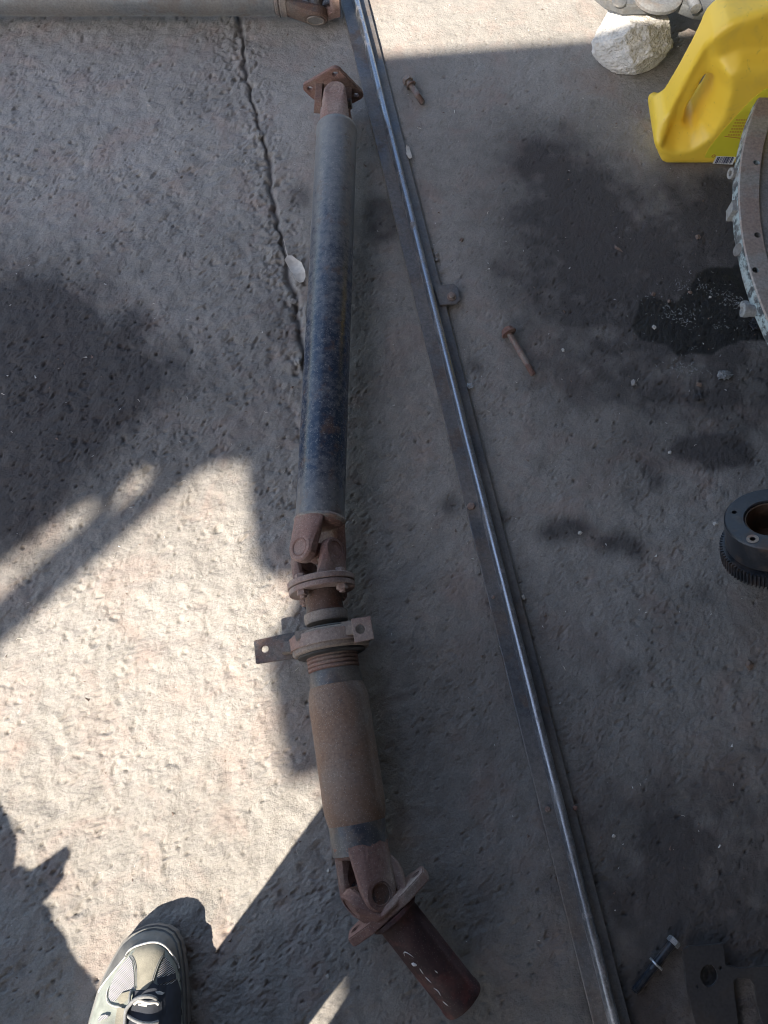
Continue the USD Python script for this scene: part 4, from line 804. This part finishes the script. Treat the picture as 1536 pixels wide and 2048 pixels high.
back = np.clip(toe_y - HY, 0, .3)
crown = np.interp(back, [0, .02, .05, .09, .13, .17, .22, .30], [.026, .034, .040, .050, .064, .078, .088, .092])
tq = np.clip(D_ / np.interp(back, [0, .06, .12, .2], [.030, .036, .042, .046]), 0, 1)
HZ = .022 + crown * np.sqrt(np.clip(1 - (1 - tq) ** 2.3, 0, 1)); HZ = gaussian_filter(HZ, .8)
def shoe_z(x, y): x, y = np.atleast_1d(x), np.atleast_1d(y); r_ = map_coordinates(HZ, [(y - hy[0]) / .0025, (x - hx[0]) / .0025], order=1, mode="nearest"); return r_
def sw(X_, Y_):
    """Point of the shoe's upper under a spot of the enlarged view."""
    z = .05
    for _ in range(14):
        p = at(*sp_(X_, Y_), z); z = .5 * z + .5 * float(shoe_z(p[0], p[1])[0])
    return np.array([p[0], p[1], z])
def panel(poly, off, thick, size=.0035, clip=True):
    pl = Polygon([tuple(sw(*p)[:2]) for p in poly]).buffer(.0006).buffer(-.0006)
    if clip: pl = pl.intersection(up_pl.buffer(-.0012))
    if pl.geom_type != 'Polygon': pl = max(pl.geoms, key=lambda k: k.area)
    m = fine(poly_man(pl, 0, 1), 1e9 if False else .6); v, f = trimesh.remesh.subdivide_to_size(m.vertices * [1, 1, .002], m.faces, size, max_iter=14)
    t = trimesh.Trimesh(v, f, process=False); t.merge_vertices(); w = t.vertices[:, 2] / .002
    t.vertices[:, 2] = shoe_z(t.vertices[:, 0], t.vertices[:, 1]) + off + w * thick; return t
ank = np.array([(ow[0] + ow[-1])[0] / 2 + .018, toe_y - .235, .10])
ps = Thing('person', 'person in pale grey walking shoes and dark trousers standing at the near left edge', 'person', (-.2, -.38, 0))
shoe_root = ps.path + '/shoe'
UsdGeom.Xform.Define(stage, shoe_root); used[shoe_root] = 0
sole_m = plate(sole_pl, .0015, .024, .003)
for k in range(26):                                   # tread notches round the welt
    p_ = sole_pl.exterior.interpolate(k / 26, normalized=True); sole_m = sole_m - man(trimesh.creation.box((.006, .006, .010))).translate((p_.x, p_.y, .004))
ps.add('sole', sole_m, 'shoe_sole', shoe_root, smooth=30)
def up_grid():
    keep = shapely.contains(up_pl.buffer(.0008), pts_); idx = -np.ones(HX.shape, int); idx[keep] = np.arange(keep.sum())
    Vv = np.c_[HX[keep], HY[keep], HZ[keep]]; a, b, c, d = idx[:-1, :-1], idx[:-1, 1:], idx[1:, 1:], idx[1:, :-1]; ok = (a >= 0) & (b >= 0) & (c >= 0) & (d >= 0)
    Fq = np.stack([a[ok], b[ok], c[ok], d[ok]], 1); return trimesh.Trimesh(Vv, np.vstack([Fq[:, [0, 1, 2]], Fq[:, [0, 2, 3]]]), process=False)
ps.add('upper', up_grid(), 'shoe_side', shoe_root, smooth=True)
rim_w = tm(poly_man(up_pl.buffer(.0012), .02, .032)); ps.add('welt', rim_w, 'shoe_rubber', shoe_root, smooth=30)
inner_px = [(235, 1040), (350, 880), (480, 720), (590, 590), (650, 510), (800, 440), (950, 412), (1050, 438), (1140, 510), (1225, 630), (1285, 800), (1305, 1050), (1318, 1459)]
rand = [(205, 1080)] + [(x - 22 + (40 if x > 900 else 0), y - (18 if 400 < x < 1000 else 4)) for x, y in [(245, 1010), (330, 800), (430, 600), (560, 385), (700, 265), (850, 200), (1000, 180), (1130, 205), (1230, 270), (1300, 390), (1335, 560), (1362, 800), (1380, 1050), (1395, 1459)]]
def offp(pts, z): return [at(*sp_(*p), z)[:2] for p in pts]
rand_pl = Polygon([tuple(p) for p in offp(rand, .03)] + [tuple(sw(*p)[:2]) for p in inner_px[::-1]]).buffer(0).intersection(up_pl)
if rand_pl.geom_type != 'Polygon': rand_pl = max(rand_pl.geoms, key=lambda k: k.area)
def panel_pl(pl, off, thick, size=.0035):
    m = tm(poly_man(pl, 0, 1)); v, f = trimesh.remesh.subdivide_to_size(m.vertices * [1, 1, .002], m.faces, size, max_iter=14)
    t = trimesh.Trimesh(v, f, process=False); t.merge_vertices(); w = t.vertices[:, 2] / .002
    t.vertices[:, 2] = shoe_z(t.vertices[:, 0], t.vertices[:, 1]) + off + w * thick; return t
ps.add('toe_rand', panel_pl(rand_pl, -.0005, .0028), 'shoe_rubber', shoe_root, smooth=40)
ps.add('toe_panel', panel([(668, 560), (725, 490), (850, 435), (1000, 435), (1090, 505), (1060, 600), (1000, 720), (955, 860), (935, 905), (850, 1015), (725, 1020), (722, 800), (700, 660)], .0002, .0017), 'shoe_suede', shoe_root, smooth=40)
ps.add('mesh_panel', panel([(628, 590), (670, 650), (690, 800), (695, 1000), (640, 1015), (545, 1050), (490, 1110), (455, 1170), (400, 1165), (365, 1110), (385, 990), (450, 830), (540, 690)], .0002, .0006), 'mesh_dots', shoe_root, smooth=40)
ps.add('mesh_panel', panel([(1085, 590), (1150, 660), (1215, 780), (1232, 890), (1180, 935), (1050, 985), (1005, 950), (985, 870), (1020, 740)], .0002, .0006), 'mesh_stripes', shoe_root, smooth=40)
ps.add('dark_overlay', panel([(985, 872), (1225, 800), (1236, 870), (1130, 915), (1000, 950)], .0008, .0012), 'shoe_dark', shoe_root, smooth=40)
ps.add('side_overlay', panel([(1000, 960), (1180, 940), (1245, 880), (1300, 1050), (1316, 1459), (1060, 1459), (1055, 1150)], .0003, .0015), 'shoe_dark', shoe_root, smooth=40)
ps.add('tongue', panel([(690, 1030), (840, 1025), (935, 925), (990, 960), (1050, 1080), (1065, 1459), (590, 1459), (600, 1280), (660, 1180)], .0004, .0018), 'shoe_dark', shoe_root, smooth=40)
ps.add('eyelet_panel', panel([(480, 1130), (540, 1060), (650, 1030), (655, 1100), (560, 1190), (520, 1200)], .001, .0015), 'shoe_suede', shoe_root, smooth=40)
ps.add('eyelet_panel', panel([(490, 1240), (590, 1255), (585, 1459), (450, 1459), (470, 1330)], .001, .0016), 'shoe_suede', shoe_root, smooth=40)
def lace(pts, r_, lift, mat, nm='lace', n=26):
    w = np.array([sw(*p) for p in pts]); w[:, 2] += np.asarray(lift); return ps.add(nm, tube_path(spline(w, n), r_, 8), mat, shoe_root, smooth=60)
lace([(596, 575), (640, 510), (720, 462), (800, 435), (950, 408), (1050, 432), (1140, 505), (1180, 560), (1240, 650), (1270, 740)], .0013, .0022, 'shoe_piping', 'frayed_piping', 50)
lace([(240, 1045), (350, 880), (480, 722), (585, 596)], .0009, .0014, 'shoe_piping', 'seam')
for off in (0, 18):
    lace([(640 + off, 575), (690 + off, 650), (712 + off, 800), (712 + off, 1000)], .0005, .0020, 'shoe_lace', 'stitching')
    lace([(1075 - off, 580), (1030 - off, 660), (985 - off, 770), (945 - off, 900)], .0005, .0020, 'shoe_lace', 'stitching')
lace([(365, 1000), (345, 1100), (370, 1185), (440, 1225), (540, 1245)], .0008, .0016, 'shoe_piping', 'seam')
lace([(575, 1500), (590, 1380), (610, 1270), (680, 1170), (760, 1105), (850, 1080), (930, 1085), (992, 1140)], .0024, [.003, .004, .006, .009, .011, .011, .009, .004], 'shoe_lace')
lace([(660, 1030), (650, 1130), (640, 1215)], .0018, [.002, .005, .004], 'shoe_lace')
lace([(700, 1200), (800, 1150), (880, 1170), (960, 1165), (1010, 1200)], .0022, [.003, .006, .007, .005, .002], 'shoe_piping')
lace([(600, 1330), (720, 1400), (850, 1440), (1010, 1420)], .0022, [.003, .005, .005, .003], 'shoe_lace')
ps.add('lace_tip', panel([(760, 1180), (880, 1190), (870, 1225), (765, 1205)], .0045, .002), 'shoe_piping', shoe_root, smooth=40)
ps.add('lace_tip', panel([(975, 1040), (1020, 1030), (1090, 1055), (1060, 1080), (1000, 1070)], .002, .0012), 'shoe_piping', shoe_root, smooth=40)
ps.add('side_loop', panel([(235, 1400), (260, 1350), (330, 1330), (372, 1345), (360, 1380), (290, 1400), (250, 1440)], .0015, .0012), 'mesh_dots', shoe_root, smooth=40)
# second shoe further back, out of the picture
s2r = ps.path + '/shoe_001'; UsdGeom.Xform.Define(stage, s2r); used[s2r] = 0
dx2 = np.array([.05, -.235])
ps.add('sole', tm(sole_m.translate((dx2[0], dx2[1], 0))), 'shoe_sole', s2r, smooth=30)
u2 = up_grid(); u2.apply_translation((*dx2, 0)); ps.add('upper', u2, 'shoe_side', s2r, smooth=True)
ank2 = ank + np.r_[dx2, 0]
def chain(*js):
    """Hulls of spheres along joints (point, radius)."""
    out = Manifold()
    for (a, ra), (b, rb) in zip(js[:-1], js[1:]):
        s1 = Manifold.sphere(ra, 20).translate(tuple(map(float, a))); s2_ = Manifold.sphere(rb, 20).translate(tuple(map(float, b))); out = out + Manifold.batch_hull([s1, s2_])
    return out
def soft(m, size=.02, it=14):
    t = tm(m.refine_to_length(size)); t.merge_vertices(); trimesh.smoothing.filter_taubin(t, iterations=it); return t
hipc = np.array([-.16, -.50, .93]); hl, hr = hipc + [-.095, 0, -.02], hipc + [.095, 0, -.02]
kl, kr = (ank + hl) / 2 + [0, .045, .02], (ank2 + hr) / 2 + [0, .045, .02]
ch = np.array([-.15, -.47, 1.30]); nk_ = np.array([-.14, -.42, 1.52]); hd_ = np.array([-.13, -.375, 1.64])
shl, shr = ch + [-.19, 0, .10], ch + [.19, 0, .10]
phone_c = np.array([0, -.004, CAM_H]) - np.array([0, C_, -S_]) * .030
lens_r = np.array([1.0, 0, 0]); upv = np.array([0, S_, C_])
wl, wr = phone_c + np.array([-.078, -.105, .012]), phone_c + np.array([.078, -.105, .012])
el_, er_ = np.array([-.40, -.36, 1.10]), np.array([.13, -.38, 1.08])
trs = chain((ank + [0, -.012, .0], .074), (kl, .088), (hl, .105)) + chain((ank2 + [0, -.012, 0], .076), (kr, .088), (hr, .105)) + chain((hl, .105), (hr, .105)) + chain((hl + [.03, 0, .05], .11), (hr + [-.03, 0, .05], .11))
ps.add('trousers', soft(trs), 'cloth_trousers', smooth=True)
sh_ = chain((hl + [.02, .0, .06], .118), (hr + [-.02, 0, .06], .118)) + Manifold.batch_hull([Manifold.sphere(rd, 20).translate(tuple(p)) for p, rd in ((hl + [.02, 0, .08], .115), (hr + [-.02, 0, .08], .115), (shl + [.05, 0, -.03], .085), (shr + [-.05, 0, -.03], .085), (ch, .12))]) + chain((shl, .072), (el_, .055), (wl + [-.02, -.04, 0], .040)) + chain((shr, .072), (er_, .055), (wr + [.02, -.04, 0], .040))
ps.add('shirt', soft(sh_), 'cloth_shirt', smooth=True)
def hand(w, s_):
    m = chain((w, .026), (w + np.array([-s_ * .002, .045, -.004]), .026)) + chain((w + np.array([-s_ * .016, .04, 0]), .017), (w + np.array([s_ * .018, .04, 0]), .017))
    for q_ in range(4):
        b = w + np.array([s_ * .012, .030 + q_ * .018, .004]); c1 = b + np.array([s_ * .012, .018, -.004]); c2 = phone_c + np.array([s_ * .044, -.055 + q_ * .019, -.004 - q_ * .0]); c2[2] = max(c2[2], phone_c[2] - .004)
        m = m + chain((b, .0095), (c1, .0088), (c2, .0075))
    return m + chain((w + np.array([-s_ * .012, .02, .012]), .012), (w + np.array([-s_ * .020, .055, .022]), .0105), (phone_c + np.array([s_ * .030, -.028, .018]), .009))
body = chain((nk_ + [0, -.02, -.06], .062), (nk_ + [0, .0, .04], .058), (hd_ + [0, .01, -.05], .066)) + man(moved(trimesh.creation.icosphere(3), trimesh.transformations.translation_matrix(hd_) @ np.diag([.077, .098, .118, 1]))) + \
    chain((hd_ + [0, .092, -.012], .014), (hd_ + [0, .110, -.032], .013)) + chain((hd_ + [-.078, -.005, -.01], .014), (hd_ + [-.080, -.01, -.035], .012)) + chain((hd_ + [.078, -.005, -.01], .014), (hd_ + [.080, -.01, -.035], .012))
for s_, w, e_ in ((-1, wl, el_), (1, wr, er_)): body = body + chain((e_ + (w - e_) * .5, .035), (w, .027)) + hand(w, s_)
body = body + chain((nk_ + [0, -.02, -.06], .05), (ch, .06)) + chain((ch, .06), (el_ * .5 + shl * .5, .04), (el_, .04), (wl, .026)) + chain((ch, .06), (er_ * .5 + shr * .5, .04), (er_, .04), (wr, .026))
ps.add('body', soft(body, .008, 8), 'skin', smooth=True)
hr_m = (man(moved(trimesh.creation.icosphere(3), trimesh.transformations.translation_matrix(hd_ + [0, -.012, .018]) @ np.diag([.084, .104, .116, 1]))) - man(trimesh.creation.box((.3, .3, .3))).translate(tuple(hd_ + [0, .185, -.06]))) - man(trimesh.creation.box((.3, .3, .2))).translate(tuple(hd_ + [0, 0, -.14]))
ps.add('hair', hr_m, 'hair', smooth=True)
ph = Thing('phone', 'dark phone held out in both hands above the floor', 'phone', tuple(phone_c))
phm = plate(sbox(-.037, -.078, .037, .078).buffer(-.008).buffer(.008, 8), .0, .008, .0012)
ph.add('case', moved(tm(phm), frame(phone_c, np.array([0, -C_, S_]), upv)), 'phone_black')

# ------------------------------------------------------------------ added unseen steel sheet beyond the near left corner; top cut to cast shade
edge_px = [(-190, 1560), (0, 1602), (15, 1632), (30, 1660), (36, 1692), (30, 1732), (44, 1728), (60, 1742), (135, 1688), (140, 1692), (143, 1706), (128, 1735), (124, 1760), (108, 1782), (92, 1800), (82, 1804), (98, 1812), (106, 1840), (124, 1862), (150, 1912), (172, 1945), (192, 1968), (215, 2010), (235, 2080)]
sd_dir = -to_sun; pn = unit(np.array([.80, .60, 0])); pn = unit(np.array([SHADOW_AZ[0], SHADOW_AZ[1], 0])); pl0 = np.array([-.78, -.50, 0])
top = []
for p in edge_px:
    g_ = at(*p, 0); t_ = np.dot(pl0 - g_, pn) / np.dot(to_sun, pn); top.append(g_ + t_ * to_sun)
ux = np.array([pn[1], -pn[0], 0])                     # along the sheet
prof2 = [(float(np.dot(p - pl0, ux)), float(p[2])) for p in top]
sheet = Polygon(prof2 + [(prof2[-1][0] + .02, .004), (prof2[0][0] - .05, .004)]).buffer(0)
if sheet.geom_type != 'Polygon': sheet = max(sheet.geoms, key=lambda k: k.area)
Msh = np.eye(4); Msh[:3, :3] = np.column_stack([ux, (0, 0, 1), np.cross(ux, (0, 0, 1))]); Msh[:3, 3] = pl0
st_ = Thing('added_sheet', 'added unseen steel sheet on edge, its torn top cut to cast the near left shade', 'added sheet', tuple(pl0))
st_.add('sheet', moved(tm(poly_man(sheet, 0, .002)), Msh), 'scrap', smooth=False)
st_.add('foot', moved(trimesh.creation.box((.30, .02, .12)), Msh @ trimesh.transformations.translation_matrix((0, .012, -.07))), 'scrap', smooth=False)
print('scrap top heights', [round(p[2], 2) for p in top])
